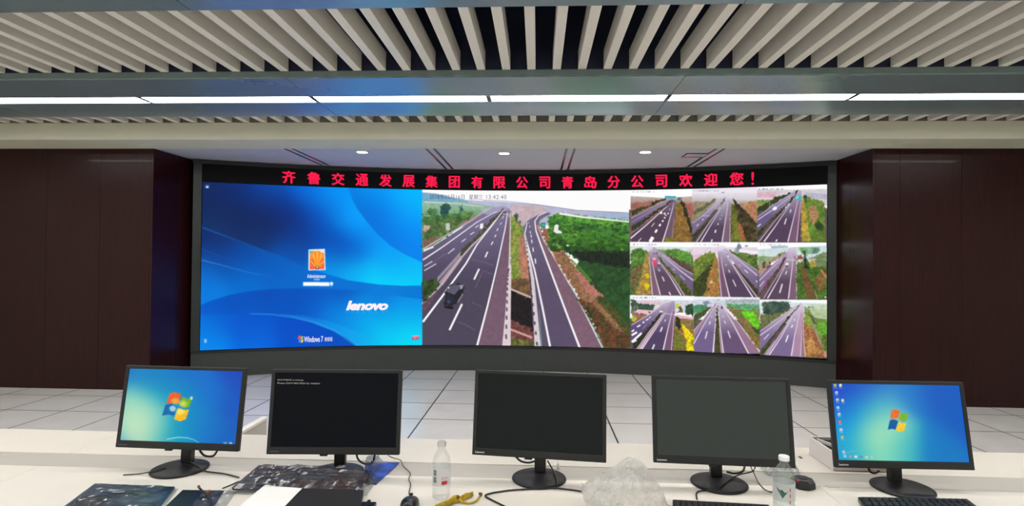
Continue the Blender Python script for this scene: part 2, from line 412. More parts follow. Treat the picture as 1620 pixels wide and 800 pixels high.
class Canvas:
    S = 2.0; soft = 20.0; ragged = 0.0
    def __init__(s, x0, y0, x1, y1, bg=(0, 0, 0)):
        s.x0, s.y0 = x0, y0; s.w, s.h = int((x1-x0)*s.S), int((y1-y0)*s.S)
        s.im = np.zeros((s.h, s.w, 3))+np.array(bg, float)
        s.T = (0, 0, 1.0); s.clip = None; s.seed = 1
        s.yy, s.xx = np.mgrid[0:s.h, 0:s.w]
        s.X = s.x0+(s.xx+.5)/s.S; s.Y = s.y0+(s.yy+.5)/s.S
    def P(s, pts):
        ox, oy, sc = s.T; return [(ox+p[0]/sc, oy+p[1]/sc) for p in pts]
    def _mask(s, pts, rag=0.0):
        xs = [p[0] for p in pts]; ys = [p[1] for p in pts]
        i0 = max(0, int((min(xs)-s.x0)*s.S)-1); i1 = min(s.w, int((max(xs)-s.x0)*s.S)+2)
        j0 = max(0, int((min(ys)-s.y0)*s.S)-1); j1 = min(s.h, int((max(ys)-s.y0)*s.S)+2)
        if rag:
            k = int(rag*s.S); i0 = max(0, i0-k); i1 = min(s.w, i1+k); j0 = max(0, j0-k); j1 = min(s.h, j1+k)
        if i1 <= i0 or j1 <= j0: return None
        sl = (slice(j0, j1), slice(i0, i1)); cov = np.zeros((j1-j0, i1-i0)); RX_ = RY_ = 0.0
        if rag:
            RX_ = (fbm(s.X[sl]/3.0, s.Y[sl]/3.0, 71)-.5)*rag*2.4; RY_ = (fbm(s.X[sl]/3.0, s.Y[sl]/3.0, 83)-.5)*rag*2.4
        for dx, dy in ((-.25, -.25), (.25, -.25), (-.25, .25), (.25, .25)):
            X = s.X[sl]+dx/s.S+RX_; Y = s.Y[sl]+dy/s.S+RY_; m = np.zeros(X.shape, bool)
            n = len(pts)
            for k in range(n):
                xa, ya = pts[k]; xb, yb = pts[(k+1) % n]
                if ya == yb: continue
                c = ((ya > Y) != (yb > Y)) & (X < (xb-xa)*(Y-ya)/(yb-ya)+xa); m ^= c
            cov += m*.25
        return sl, cov
    def _put(s, sl, a, col):
        if s.clip is not None: a = a*s.clip[sl]
        s.im[sl] = s.im[sl]*(1-a[..., None])+col*a[..., None]
    def poly(s, pts, col, noise=0.0, ns=3.0, alpha=1.0, col2=None, grad=None):
        pts = s.P(pts); r = s._mask(pts, s.ragged if noise >= .2 else 0.0)
        if r is None: return
        sl, a = r; c = np.zeros(a.shape+(3,))+np.array(col, float)
        s.seed += 3
        if grad is not None:     # grad = (y_top, y_bottom): col -> col2
            ya = s.T[1]+grad[0]/s.T[2]; yb = s.T[1]+grad[1]/s.T[2]
            t = np.clip((s.Y[sl]-ya)/(yb-ya), 0, 1)[..., None]; c = c*(1-t)+np.array(col2, float)*t
        elif col2 is not None:
            t = np.clip((fbm(s.X[sl]/ns/2.2, s.Y[sl]/ns/2.2, s.seed+50)-.3)/.4, 0, 1)[..., None]; c = c*(1-t)+np.array(col2, float)*t
        if noise:
            c = c*(1+noise*2*(fbm(s.X[sl]/ns, s.Y[sl]/ns, s.seed)-.5))[..., None]
        s._put(sl, a*alpha, np.clip(c, 0, 255))
    def line(s, pts, w, col, alpha=1.0, w2=None):
        pts = s.P(pts); n = len(pts); wa = w/s.T[2]; wb = (w if w2 is None else w2)/s.T[2]; L = []; R_ = []
        for i in range(n):
            a, b_ = pts[max(i-1, 0)], pts[min(i+1, n-1)]
            dx, dy = b_[0]-a[0], b_[1]-a[1]; l = math.hypot(dx, dy) or 1; ww = (wa+(wb-wa)*i/max(n-1, 1))/2
            L.append((pts[i][0]-dy/l*ww, pts[i][1]+dx/l*ww)); R_.append((pts[i][0]+dy/l*ww, pts[i][1]-dx/l*ww))
        T = s.T; s.T = (0, 0, 1.0); s.poly(L+R_[::-1], col, alpha=alpha); s.T = T
    def ell(s, cx, cy, rx, ry, col, noise=0.0, alpha=1.0):
        s.poly([(cx+rx*math.cos(t*math.pi/12)*(1+.08*math.sin(5*t)), cy+ry*math.sin(t*math.pi/12)*(1+.08*math.cos(4*t))) for t in range(24)], col, noise, alpha=alpha)
    def idw(s, pts, samples, power=4.2, alpha=1.0):
        pts = s.P(pts); r = s._mask(pts)
        if r is None: return
        sl, a = r; X = s.X[sl]; Y = s.Y[sl]; acc = np.zeros(X.shape+(3,)); wt = np.zeros(X.shape)
        for x, y, c in samples:
            x, y = s.P([(x, y)])[0]; d2 = (X-x)**2+(Y-y)**2; w_ = np.exp(-d2/(2*s.soft**2))+1e-4/(1+d2/900.0)**2
            acc += w_[..., None]*np.array(c, float); wt += w_
        s._put(sl, a*alpha, acc/wt[..., None])
    def clip_poly(s, pts):
        pts = s.P(pts); r = s._mask(pts); s.clip = np.zeros((s.h, s.w)); s.clip[r[0]] = r[1]
    def soften(s, n=1):
        for _ in range(n):
            p = np.pad(s.im, ((1, 1), (1, 1), (0, 0)), mode='edge')
            q = (p[:-2]+2*p[1:-1]+p[2:])/4; s.im = (q[:, :-2]+2*q[:, 1:-1]+q[:, 2:])/4
    def sample(s, x, y):
        u = np.clip((np.asarray(x)-s.x0)*s.S-.5, 0, s.w-1.001); v = np.clip((np.asarray(y)-s.y0)*s.S-.5, 0, s.h-1.001)
        i = u.astype(int); j = v.astype(int); fu = (u-i)[..., None]; fv = (v-j)[..., None]; m = s.im
        return (m[j, i]*(1-fu)+m[j, i+1]*fu)*(1-fv)+(m[j+1, i]*(1-fu)+m[j+1, i+1]*fu)*fv
def picture_grid(name, pos, nu, nv, canvas, parent, m, origin=(0, 0, 0), world=None):
    """a lit panel: a fine grid of picture points, each with its own colour"""
    U, V = np.meshgrid(np.linspace(0, 1, nu+1), np.linspace(0, 1, nv+1))
    Q = pos(U.ravel(), V.ravel())                        # local xyz
    Wd = world(Q) if world else Q+np.array(origin)
    d = Wd-CO; z = d@CF; px = 810+FPX*(d@CR)/z; py = 400-FPX*(d@CU)/z
    c = lin(canvas.sample(px, py))
    me = bpy.data.meshes.new(name); n = len(Q)
    ii, jj = np.meshgrid(np.arange(nu), np.arange(nv)); a = (jj*(nu+1)+ii).ravel()
    f = np.stack([a, a+1, a+nu+2, a+nu+1], 1).astype(np.int32)
    me.vertices.add(n); me.vertices.foreach_set('co', Q.astype(np.float32).ravel())
    me.loops.add(f.size); me.loops.foreach_set('vertex_index', f.ravel())
    me.polygons.add(len(f)); me.polygons.foreach_set('loop_start', (np.arange(len(f))*4).astype(np.int32))
    me.polygons.foreach_set('loop_total', np.full(len(f), 4, np.int32))
    me.update(calc_edges=True)
    at = me.color_attributes.new('picture', 'FLOAT_COLOR', 'POINT')
    at.data.foreach_set('color', np.concatenate([c, np.ones((n, 1))], 1).astype(np.float32).ravel())
    me.materials.append(MT[m]); o = bpy.data.objects.new(name, me); COL.objects.link(o); o.parent = parent
    return o

# ---- the pictures on the video wall
def paint_desktop(cv):
    D = lambda *a: a
    cv.T = (0, 0, 1.0)
    cv.idw([(300, 280), (680, 280), (680, 570), (300, 570)], [
        D(325, 296, (16, 40, 92)), D(350, 320, (16, 38, 88)), D(370, 350, (16, 36, 84)), D(430, 355, (16, 38, 94)), D(430, 330, (14, 44, 118)), D(400, 315, (12, 50, 132)), D(450, 378, (12, 50, 125)), D(330, 355, (18, 46, 100)), D(360, 365, (17, 40, 92)), D(420, 345, (16, 36, 90)), D(360, 300, (14, 46, 120)), D(330, 340, (16, 36, 82)), D(400, 340, (17, 36, 88)), D(400, 375, (18, 42, 98)), D(450, 330, (8, 50, 140)),
        D(470, 360, (12, 50, 130)), D(480, 300, (0, 110, 225)), D(430, 303, (5, 85, 190)), D(530, 305, (0, 150, 250)), D(548, 330, (0, 160, 252)), D(520, 335, (0, 105, 215)),
        D(500, 350, (0, 70, 175)), D(570, 345, (0, 165, 255)), D(585, 370, (0, 150, 245)), D(560, 390, (0, 90, 205)), D(610, 395, (0, 160, 250)), D(530, 390, (0, 75, 180)), D(470, 395, (5, 75, 170)),
        D(450, 405, (0, 100, 205)), D(400, 386, (14, 62, 134)), D(345, 368, (20, 70, 138)), D(520, 425, (0, 150, 235)), D(560, 430, (0, 180, 245)), D(600, 440, (0, 215, 252)), D(640, 445, (0, 225, 252)), D(668, 445, (0, 215, 250)),
        D(620, 415, (0, 160, 245)), D(650, 420, (0, 170, 248)), D(665, 425, (0, 180, 250))])
    # the lighter sheet at the upper right
    A = [(551, 297), (556, 312), (565, 330), (580, 350), (597, 370), (617, 388), (640, 402), (672, 417)]
    cv.idw(A+[(680, 297)], [D(575, 310, (0, 140, 240)), D(600, 305, (0, 160, 250)), D(650, 305, (0, 182, 255)), D(668, 320, (0, 186, 255)), D(640, 340, (0, 150, 248)), D(600, 345, (0, 130, 236)),
        D(571, 330, (0, 100, 205)), D(585, 352, (0, 105, 215)), D(620, 380, (0, 118, 228)), D(660, 365, (0, 145, 245)), D(655, 400, (0, 130, 238)), D(668, 410, (0, 135, 240))])
    # below the big sweep
    B = [(310, 356), (335, 367), (360, 377), (400, 390), (440, 405), (470, 417), (510, 431), (550, 443), (600, 450), (640, 452), (680, 451)]
    cv.idw(B+[(680, 480), (680, 570), (300, 570)], [D(325, 372, (16, 40, 100)), D(350, 380, (14, 44, 108)), D(340, 400, (14, 60, 140)), D(380, 400, (6, 62, 150)), D(430, 415, (0, 85, 182)), D(330, 425, (6, 105, 205)), D(330, 460, (0, 125, 225)),
        D(390, 440, (0, 112, 212)), D(450, 430, (0, 100, 200)), D(450, 450, (0, 105, 205)), D(520, 440, (0, 112, 212)), D(560, 455, (0, 112, 212)), D(600, 460, (0, 125, 220)), D(668, 462, (0, 120, 215)), D(380, 415, (0, 88, 185))])
    cv.line([(316, 392), (340, 402), (370, 412), (410, 424)], 2.5, (20, 95, 190), .35, .5)
    cv.line([(314, 410), (350, 419), (390, 430), (430, 438)], 2.5, (70, 150, 230), .5, .5)
    cv.line([(318, 359), (345, 369), (380, 382), (430, 400), (480, 419)], 3, (20, 110, 200), .45, 1)
    C = [(310, 486), (330, 477), (360, 467), (390, 461), (430, 457), (470, 456), (520, 457), (570, 460), (620, 467), (680, 475)]
    cv.idw(C+[(680, 570), (300, 570)], [D(330, 490, (0, 88, 200)), D(370, 480, (0, 82, 192)), D(420, 470, (0, 78, 184)), D(480, 468, (0, 80, 186)), D(540, 466, (0, 84, 190)), D(600, 475, (0, 110, 215)), D(655, 480, (0, 130, 228)),
        D(330, 525, (0, 112, 222)), D(330, 546, (0, 140, 240)), D(400, 510, (0, 90, 205)), D(400, 540, (0, 110, 225)), D(450, 488, (0, 84, 196)), D(500, 490, (0, 96, 208)), D(540, 500, (0, 140, 232)), D(580, 500, (0, 175, 240)), D(630, 500, (0, 175, 240)), D(665, 500, (0, 180, 240)),
        D(600, 530, (0, 205, 245)), D(650, 530, (0, 220, 248)), D(665, 543, (0, 222, 250)), D(560, 520, (0, 150, 232)), D(530, 512, (0, 130, 225)), D(560, 540, (0, 170, 238))])
    # inner blue lobe at the bottom
    E1 = [(300, 498), (385, 496), (420, 497), (455, 501), (490, 509), (525, 522), (548, 534), (567, 549), (567, 570), (300, 570)]
    cv.idw(E1, [D(330, 525, (0, 118, 225)), D(330, 546, (0, 146, 245)), D(400, 505, (0, 80, 200)), D(400, 525, (0, 92, 212)), D(400, 546, (0, 112, 230)), D(470, 515, (0, 76, 196)), D(470, 540, (0, 82, 205)), D(540, 540, (0, 80, 196)), D(350, 505, (0, 92, 208))])
    cv.line([(395, 496), (430, 497), (465, 502), (495, 509), (530, 523), (568, 549)], 2, (60, 170, 240), .45, 4)
    cv.poly([(440, 496), (480, 499), (520, 508), (560, 522), (590, 537), (610, 549), (570, 549), (548, 533), (525, 521), (490, 508)], (40, 175, 240), alpha=.28)
    # avatar tile with an orange flower, input box, marks
    cv.poly([(488, 394.5), (514, 393.5), (515, 427), (488, 427.5)], (235, 240, 245))
    cv.poly([(490, 397), (513, 396), (513, 425.5), (490, 426)], (240, 96, 70))
    cv.poly([(490, 397), (513, 396), (513, 409), (490, 410)], (250, 165, 60), alpha=.8)
    for k in range(11):
        a = -math.pi*(.06+.88*k/10); cv.line([(502, 424), (502+24*math.cos(a)*.5, 424+26*math.sin(a))], 1.2, (255, 205, 40) if k % 2 else (250, 130, 50), .8, 2.6)
    cv.ell(502, 423, 3, 3, (150, 60, 40)); cv.ell(502, 422.5, 1.4, 1.4, (255, 240, 220)); cv.poly([(489.5, 396.5), (495, 396.5), (490, 402)], (40, 200, 190))
    cv.poly([(505, 396), (513, 396), (513, 400), (507, 399)], (235, 238, 240), alpha=.8)
    cv.poly([(479.5, 446), (521, 446.2), (521.5, 452.2), (479.5, 452)], (250, 252, 255)); cv.ell(524.5, 448.5, 2.7, 2.9, (225, 245, 255)); cv.poly([(523, 450), (526, 450), (524.5, 454)], (190, 225, 250))
    for x in (498, 501.2, 504.2): cv.line([(x-1.2, 442), (x+1.2, 442)], 2, (225, 238, 252), .85)
    for x in (548, 556, 565, 574, 584, 594, 604, 611): cv.line([(x, 491), (x+2, 495)], 3, (190, 220, 245), .18)
    cv.poly([(324.5, 292), (331, 292), (331, 298), (324.5, 298)], (90, 100, 150), alpha=.7); cv.ell(327.8, 295.6, 2.2, 1.4, (240, 245, 255))
    cv.poly([(323, 536), (327, 536), (327, 542), (323, 542)], (190, 205, 230), alpha=.8)
    cv.poly([(652, 531), (663, 530.5), (662.5, 537), (652, 537.5)], (215, 70, 100)); cv.poly([(652, 531), (663, 530.5), (663, 532), (652, 532.5)], (240, 200, 215))
    cv.line([(655, 534.5), (657, 534.5)], 2, (250, 225, 230)); cv.line([(659.5, 534.2), (660.7, 534.2)], 1.4, (250, 225, 230))

def paint_highway(cv):
    cv.T = (0, 0, 1.0); cv.clip = None
    cv.poly([(668, 290), (1000, 290), (1000, 560), (668, 560)], (255, 255, 255))
    # far haze and hills
    cv.poly([(668, 305), (700, 309), (735, 316), (790, 319), (850, 323), (913, 332), (1000, 336), (1000, 356), (668, 356)], (184, 184, 212), .06, 6)
    cv.poly([(668, 304), (690, 306), (715, 312), (740, 317), (740, 323), (668, 322)], (118, 168, 200), .08, 4)
    cv.line([(764, 316.5), (800, 318), (850, 323.5), (913, 332.5), (960, 335), (1000, 337)], 1.0, (130, 125, 150), .8)
    cv.poly([(930, 338), (1000, 336), (1000, 350), (940, 346)], (160, 180, 205), .08, 4)
    cv.poly([(668, 318), (730, 319), (784, 327), (760, 338), (668, 400)], (150, 190, 165), .1, 3, col2=(96, 140, 84), grad=(320, 355))
    cv.line([(672, 319.5), (725, 322), (765, 327)], 1.2, (235, 240, 240), .8)
    cv.poly([(668, 338), (700, 340), (728, 335), (752, 335), (740, 350), (700, 372), (668, 392)], (86, 128, 66), .35, 3, col2=(52, 92, 50))
    cv.poly([(668, 356), (720, 345), (745, 342), (710, 372), (668, 394)], (62, 92, 48), .4, 2.4, col2=(104, 128, 74))
    cv.poly([(668, 380), (690, 374), (700, 376), (672, 394)], (128, 98, 82), .3, 2); cv.poly([(722, 355), (765, 337), (774, 334), (735, 358)], (150, 120, 118), .2, 2)
    cv.ell(705, 331, 7.2, 9, (44, 84, 80), .3); cv.ell(702, 333, 6, 8, (38, 76, 72), .3); cv.poly([(726, 334), (729, 322), (733, 333)], (52, 92, 92), .2)
    cv.ell(684, 335, 9, 5, (70, 118, 72), .3); cv.ell(735, 340, 8, 5, (88, 134, 74), .4)
    # carriageways
    cv.poly([(668, 400), (700, 380), (728, 362), (764, 338), (780, 328), (797, 326), (806, 330), (805, 346), (803, 420), (800, 560), (668, 560)], (124, 114, 148), col2=(78, 68, 92), grad=(335, 430), noise=.04)
    cv.poly([(668, 440), (670, 560), (800, 560), (803, 440)], (72, 66, 82), .05, 4, alpha=.65)
    cv.poly([(758, 330), (800, 326), (806, 332), (790, 336), (770, 340)], (186, 180, 205), alpha=.6)
    cv.line([(669, 394), (700, 375.5), (725, 361), (748, 347), (765, 334), (778, 328)], 2.4, (196, 192, 198), .9, .8)
    cv.line([(670, 396.5), (686, 390)], 3.0, (240, 235, 235))
    cv.line([(669, 411), (700, 390.5), (730, 369), (755, 351), (773, 341), (786, 334)], 2.2, (245, 242, 250), .95, .8)
    for a in (((671, 421), (684, 413)), ((671, 428), (690, 417)), ((709, 401), (719, 392.5)), ((730, 382.5), (737, 377.5)), ((744, 371), (750, 367)), ((752, 360), (757, 356))):
        cv.line(a, 1.6, (235, 232, 242), .85)
    cv.line([(680, 419), (700, 404), (720, 395)], .8, (160, 152, 170), .5)
    # median hedge, red brown strip, barrier
    cv.poly([(795, 330), (797, 331), (786, 345), (772, 360), (756, 378), (742, 392), (729, 404), (724, 412), (728, 398), (742, 384), (757, 370), (775, 350)], (58, 58, 44), .5, 2, col2=(78, 84, 54))
    cv.poly([(797, 332), (799, 336), (762, 374), (736, 405), (700, 450), (669, 500), (668, 480), (692, 452), (725, 416), (750, 385)], (98, 70, 82), .2, 3)
    cv.line([(785, 347), (764, 372), (745, 390), (726, 412), (695, 454), (668, 480)], 2.0, (208, 192, 200), .9, 3)
    for i in range(16):
        x, y = 693+i*2.3, 440-i*2.55; cv.line([(x-1, y+5), (x+.3, y-3)], 1.1, (205, 198, 205), .9)
    cv.poly([(694, 446), (729, 404), (731, 410), (700, 452)], (200, 175, 182), alpha=.7)
    cv.poly([(669, 445), (690, 440), (694, 450), (690, 458), (669, 482)], (36, 50, 28), .5, 3, col2=(56, 84, 38))
    cv.line([(796, 333), (778, 357), (755, 386), (737, 417), (700, 468), (669, 509)], 1.2, (252, 250, 252), 1, 3.4)
    cv.line([(803, 336), (799, 362), (787, 418), (771, 485), (755, 546), (753, 556)], 1.0, (252, 250, 252), 1, 3.8)
    cv.poly([(804, 345), (807, 345), (805, 420), (796, 560), (753, 560), (772, 487), (789, 420), (800, 365)], (116, 88, 106), .08, 4)
    for a, ww in ((((797, 341), (794.5, 346)), .9), (((793.5, 352), (791.5, 355)), 1.1), (((788, 361), (786, 365)), 1.3), (((784.8, 371), (782.5, 375)), 1.4), (((780, 382), (777, 387)), 1.7),
                  (((771.5, 398), (767.5, 407)), 2.2), (((758, 425), (750, 442)), 2.8), (((731, 480.5), (711, 522)), 3.2)):
        cv.line(a, ww, (248, 246, 250))
    cv.line([(795, 338), (804, 339)], 1.1, (235, 232, 240), .8)
    cv.line([(747, 410), (765, 414), (780, 420)], .7, (150, 140, 160), .6); cv.line([(752, 455), (759, 440), (764, 428), (780, 434)], .8, (150, 142, 160), .6); cv.line([(747, 478), (762, 485)], .8, (135, 128, 145), .6)
    cv.line([(723, 508), (738, 514), (752, 523)], .8, (140, 132, 150), .6)
    # verge and pit between the two roads
    cv.poly([(806, 332), (848, 330), (862, 338), (852, 352), (832, 372), (834, 400), (842, 440), (848, 560), (800, 560), (806, 420)], (150, 122, 100), .3, 4, col2=(110, 128, 62))
    cv.poly([(808, 325), (850, 324), (870, 334), (846, 345), (832, 362), (810, 345)], (198, 176, 182), .12, 4)
    cv.poly([(808, 345), (816, 342), (826, 362), (822, 400), (824, 440), (808, 448)], (104, 136, 54), .35, 3, col2=(150, 150, 70))
    cv.poly([(824, 370), (833, 375), (837, 410), (841, 440), (826, 446), (820, 400)], (178, 118, 92), .25, 3)
    cv.ell(817, 343, 3, 6, (62, 84, 66), .3); cv.ell(822, 352, 4, 3, (86, 110, 66), .3)
    cv.poly([(808, 440), (842, 442), (844, 470), (808, 460)], (120, 92, 56), .4, 3, col2=(96, 70, 50))
    cv.poly([(806, 458), (842, 472), (848, 532), (806, 506)], (30, 25, 25), .5, 3)
    cv.line([(808, 457), (825, 464), (842, 471)], 3.0, (206, 172, 168))
    cv.poly([(804, 503), (846, 524), (848, 545), (804, 536)], (146, 92, 88), .35, 3, col2=(98, 54, 50)); cv.line([(806, 520), (842, 534)], 3.2, (206, 160, 155))
    cv.poly([(802, 534), (848, 540), (850, 560), (800, 560)], (66, 82, 34), .5, 3, col2=(110, 104, 50))
    cv.line([(808, 330), (807, 370), (806, 420)], .8, (215, 205, 205), .9, 3)
    cv.poly([(804, 420), (809, 420), (808, 500), (808, 560), (793, 560), (799, 500)], (222, 205, 210), .06, 3)
    for i in range(14):
        y = 424+i*i*.62; cv.line([(804.5-i*.3, y), (805.5-i*.35, y+2.5+i*.35)], 1.6+i*.09, (70, 66, 66), .9)
    # the ramp
    cv.poly([(828, 358), (836, 348), (850, 340), (866, 335), (872, 338), (856, 346), (852, 354), (858, 376), (870, 400), (890, 432), (925, 492), (958, 560), (846, 560), (840, 470), (834, 410), (829, 380)], (112, 102, 132), .05, 4, col2=(88, 76, 100), grad=(340, 440))
    cv.poly([(846, 352), (851, 352), (862, 382), (889, 430), (925, 494), (955, 560), (922, 560), (895, 490), (872, 430), (855, 385)], (124, 92, 108), .1, 4)
    cv.line([(834, 352), (830, 370), (837, 395), (846, 428), (858, 485), (871, 552)], 1.2, (250, 248, 250), 1, 3.4)
    cv.line([(866, 335), (852, 341), (846, 350), (848, 365), (855, 385), (871, 428), (895, 492), (918, 552)], 1.0, (248, 246, 250), 1, 3.4)
    for i, (x, y) in enumerate(((836.5, 352), (838, 358), (838.8, 367), (840, 373), (841, 381), (843, 394), (846.5, 412))): cv.line([(x, y-1-i*.35), (x+.3+i*.12, y+1+i*.6)], .9+i*.16, (246, 244, 248))
    cv.poly([(829, 372), (832, 372), (838, 404), (845, 440), (852, 510), (857, 560), (846, 560), (844, 500), (840, 440), (834, 408)], (214, 204, 208), .08, 3)
    for i in range(16):
        y = 380+i*4.4+i*i*.42; x = 832+(y-380)*.107; cv.line([(x, y), (x+.6, y+2+i*.25)], 1.4+i*.09, (58, 54, 54), .9)
    cv.line([(850, 356), (860, 380), (875, 404), (889, 428), (905, 455), (925, 492), (957, 556)], .9, (226, 214, 214), 1, 4.2)
    cv.line([(900, 450), (924, 490), (940, 518), (958, 556)], .8, (20, 120, 100), .9, 2.2); cv.line([(853, 490), (855, 520), (857, 548)], .8, (90, 180, 160), .8, 1.6)
    # right bank and forest
    cv.poly([(852, 352), (862, 356), (878, 378), (897, 402), (915, 428), (932, 446), (956, 468), (978, 492), (1000, 520), (1000, 560), (960, 560), (928, 492), (907, 455), (890, 428), (876, 404), (862, 380)], (158, 100, 78), .35, 3.2, col2=(124, 106, 62))
    cv.poly([(912, 470), (935, 480), (975, 520), (1000, 530), (1000, 560), (962, 560), (940, 515)], (110, 64, 40), .4, 3.5, col2=(70, 62, 34))
    cv.poly([(905, 425), (925, 440), (955, 470), (970, 492), (950, 480), (928, 460)], (178, 112, 98), .25, 3)
    cv.poly([(940, 470), (1000, 470), (1000, 540), (985, 520), (960, 492)], (84, 70, 36), .4, 3.5, col2=(60, 78, 34))
    cv.poly([(867, 341), (885, 337), (925, 341), (1000, 350), (1000, 400), (868, 392)], (66, 122, 46), .5, 2.6, col2=(92, 160, 50))
    cv.poly([(866, 345), (878, 343), (905, 350), (960, 360), (1000, 362), (1000, 372), (950, 372), (900, 362), (872, 362)], (40, 92, 50), .5, 2.2, col2=(60, 122, 52), alpha=.7)
    cv.poly([(886, 352), (906, 352), (912, 366), (905, 378), (886, 372)], (90, 152, 50), .4, 2.4, alpha=.7); cv.poly([(905, 372), (940, 366), (985, 374), (1000, 378), (1000, 396), (940, 398), (910, 390)], (78, 142, 36), .5, 2.6, col2=(48, 100, 36))
    cv.poly([(868, 362), (880, 372), (905, 390), (935, 394), (1000, 396), (1000, 426), (940, 418), (918, 412), (895, 398)], (24, 50, 26), .5, 2.2, col2=(40, 76, 36))
    cv.poly([(908, 396), (1000, 400), (1000, 424), (950, 420), (920, 412)], (28, 36, 26), .5, 2); cv.poly([(914, 410), (950, 418), (1000, 424), (1000, 522), (978, 494), (955, 468), (932, 446), (912, 424)], (44, 84, 38), .28, 3.4, col2=(36, 66, 34))
    cv.line([(905, 412), (918, 425), (935, 445)], 3, (96, 140, 44), .7, 5); cv.line([(874, 378), (897, 404), (912, 425), (918, 435)], 1.2, (190, 150, 130), .7)
    r = random.Random(5)
    for i in range(420):
        x = r.uniform(869, 1000); y = r.uniform(343, 396)
        if y < 343+(x-869)*.07 or y < 352+ (x-930)*.0: continue
        g = r.uniform(.55, 1.25)*(1.1-.35*abs((y-374)/22)); rr = 1.2+(y-343)*.045
        cv.ell(x, y, rr*1.3, rr*.8, (60*g, 108*g, 40*g), .15, .7)
    for i in range(200):
        x = r.uniform(885, 1000); y = r.uniform(398, 420)
        if y > 398+(x-880)*.3: continue
        cv.line([(x, y-3), (x+r.uniform(-.5, .5), y+4)], .9, r.choice([(20, 30, 20), (58, 62, 44), (30, 52, 28)]), .6)
    cv.line([(885, 337.5), (920, 343), (960, 347), (997, 351)], 3.2, (250, 250, 250), .95, 2)
    cv.poly([(876, 366), (877, 357), (880, 354.5), (884, 356), (883, 363), (889, 367), (889, 369), (880, 369)], (236, 236, 236)); cv.ell(898, 388, 2.2, 1.4, (230, 225, 220))
    cv.poly([(855.5, 352), (863, 352), (863, 359.5), (856, 360)], (20, 150, 130)); cv.line([(857, 356), (862, 356)], 1.2, (120, 215, 200)); cv.line([(859, 360), (859.5, 366)], .8, (190, 190, 180))
    # road sign, van, jeep
    cv.poly([(705, 353), (711.5, 353), (712, 364), (705.5, 364)], (196, 200, 196)); cv.line([(708.5, 364), (709, 372)], 1.0, (190, 190, 185))
    cv.poly([(759.5, 354), (764.5, 353), (764, 361), (759, 362)], (250, 248, 244)); cv.line([(670, 341), (681, 341.5)], 1, (235, 225, 215), .8); cv.poly([(669, 356), (682, 357), (678, 363), (669, 365)], (206, 170, 150), .2, 2)
    cv.poly([(704, 463), (713, 450), (731, 449), (734, 454), (730, 466), (722, 480), (716, 487), (703, 485)], (34, 32, 40), .2, 3)
    cv.poly([(706, 461), (714, 451), (728, 450), (726, 458), (719, 466)], (92, 88, 108), .1, 3); cv.poly([(705, 463), (719, 467), (717, 476), (704, 474)], (40, 40, 52), .2, 2)
    cv.poly([(727, 451), (733, 450), (732, 456), (728, 458)], (150, 150, 160)); cv.line([(724, 478), (732, 465)], 1.6, (160, 156, 165), .9); cv.ell(710, 477, 3, 3, (56, 72, 96)); cv.poly([(703, 483), (716, 486), (716, 489), (704, 487)], (20, 20, 24))
    cv.poly([(668, 296), (1000, 296), (1000, 560), (668, 560)], (190, 180, 205), alpha=.04)

def feed(cv, T, rect, ops):
    cv.T = T; cv.clip = None; cv.clip_poly(rect)
    for n_op, op in enumerate(ops):
        if n_op == 1: cv.poly([(0, 330), (930, 330), (930, 800), (0, 800)], (96, 84, 84), .15, 3)
        k = op[0]
        if k == 'p': cv.poly(op[1], op[2], *(op[3:5] if len(op) > 3 else ()), **(op[5] if len(op) > 5 else {}))
        elif k == 'l': cv.line(op[1], op[2], op[3], op[5] if len(op) > 5 else 1.0, op[4] if len(op) > 4 else None)
        elif k == 'e': cv.ell(*op[1:])
        elif k == 'd':
            for (x0, y0, x1, y1, ww) in op[1]: cv.line([(x0, y0), (x1, y1)], ww, op[2] if len(op) > 2 else (236, 230, 240))
        elif k == 'cap':     # unreadable caption specks
            x0, y0, x1, c = op[1:]; r = random.Random(int(x0+y0*3)); x = x0
            while x < x1:
                wd = r.choice((8, 12, 18, 26)); cv.line([(x, y0), (x+wd, y0)], r.choice((10, 14, 20)), c, r.uniform(.35, .9)); x += wd+r.choice((4, 6, 26))
    cv.clip = None
WHITE = (255, 255, 255); HZ = (206, 200, 216); RD = (112, 98, 128); LN = (240, 226, 238)
def road(far, near, y0, y1): return dict(col2=near, grad=(y0, y1))
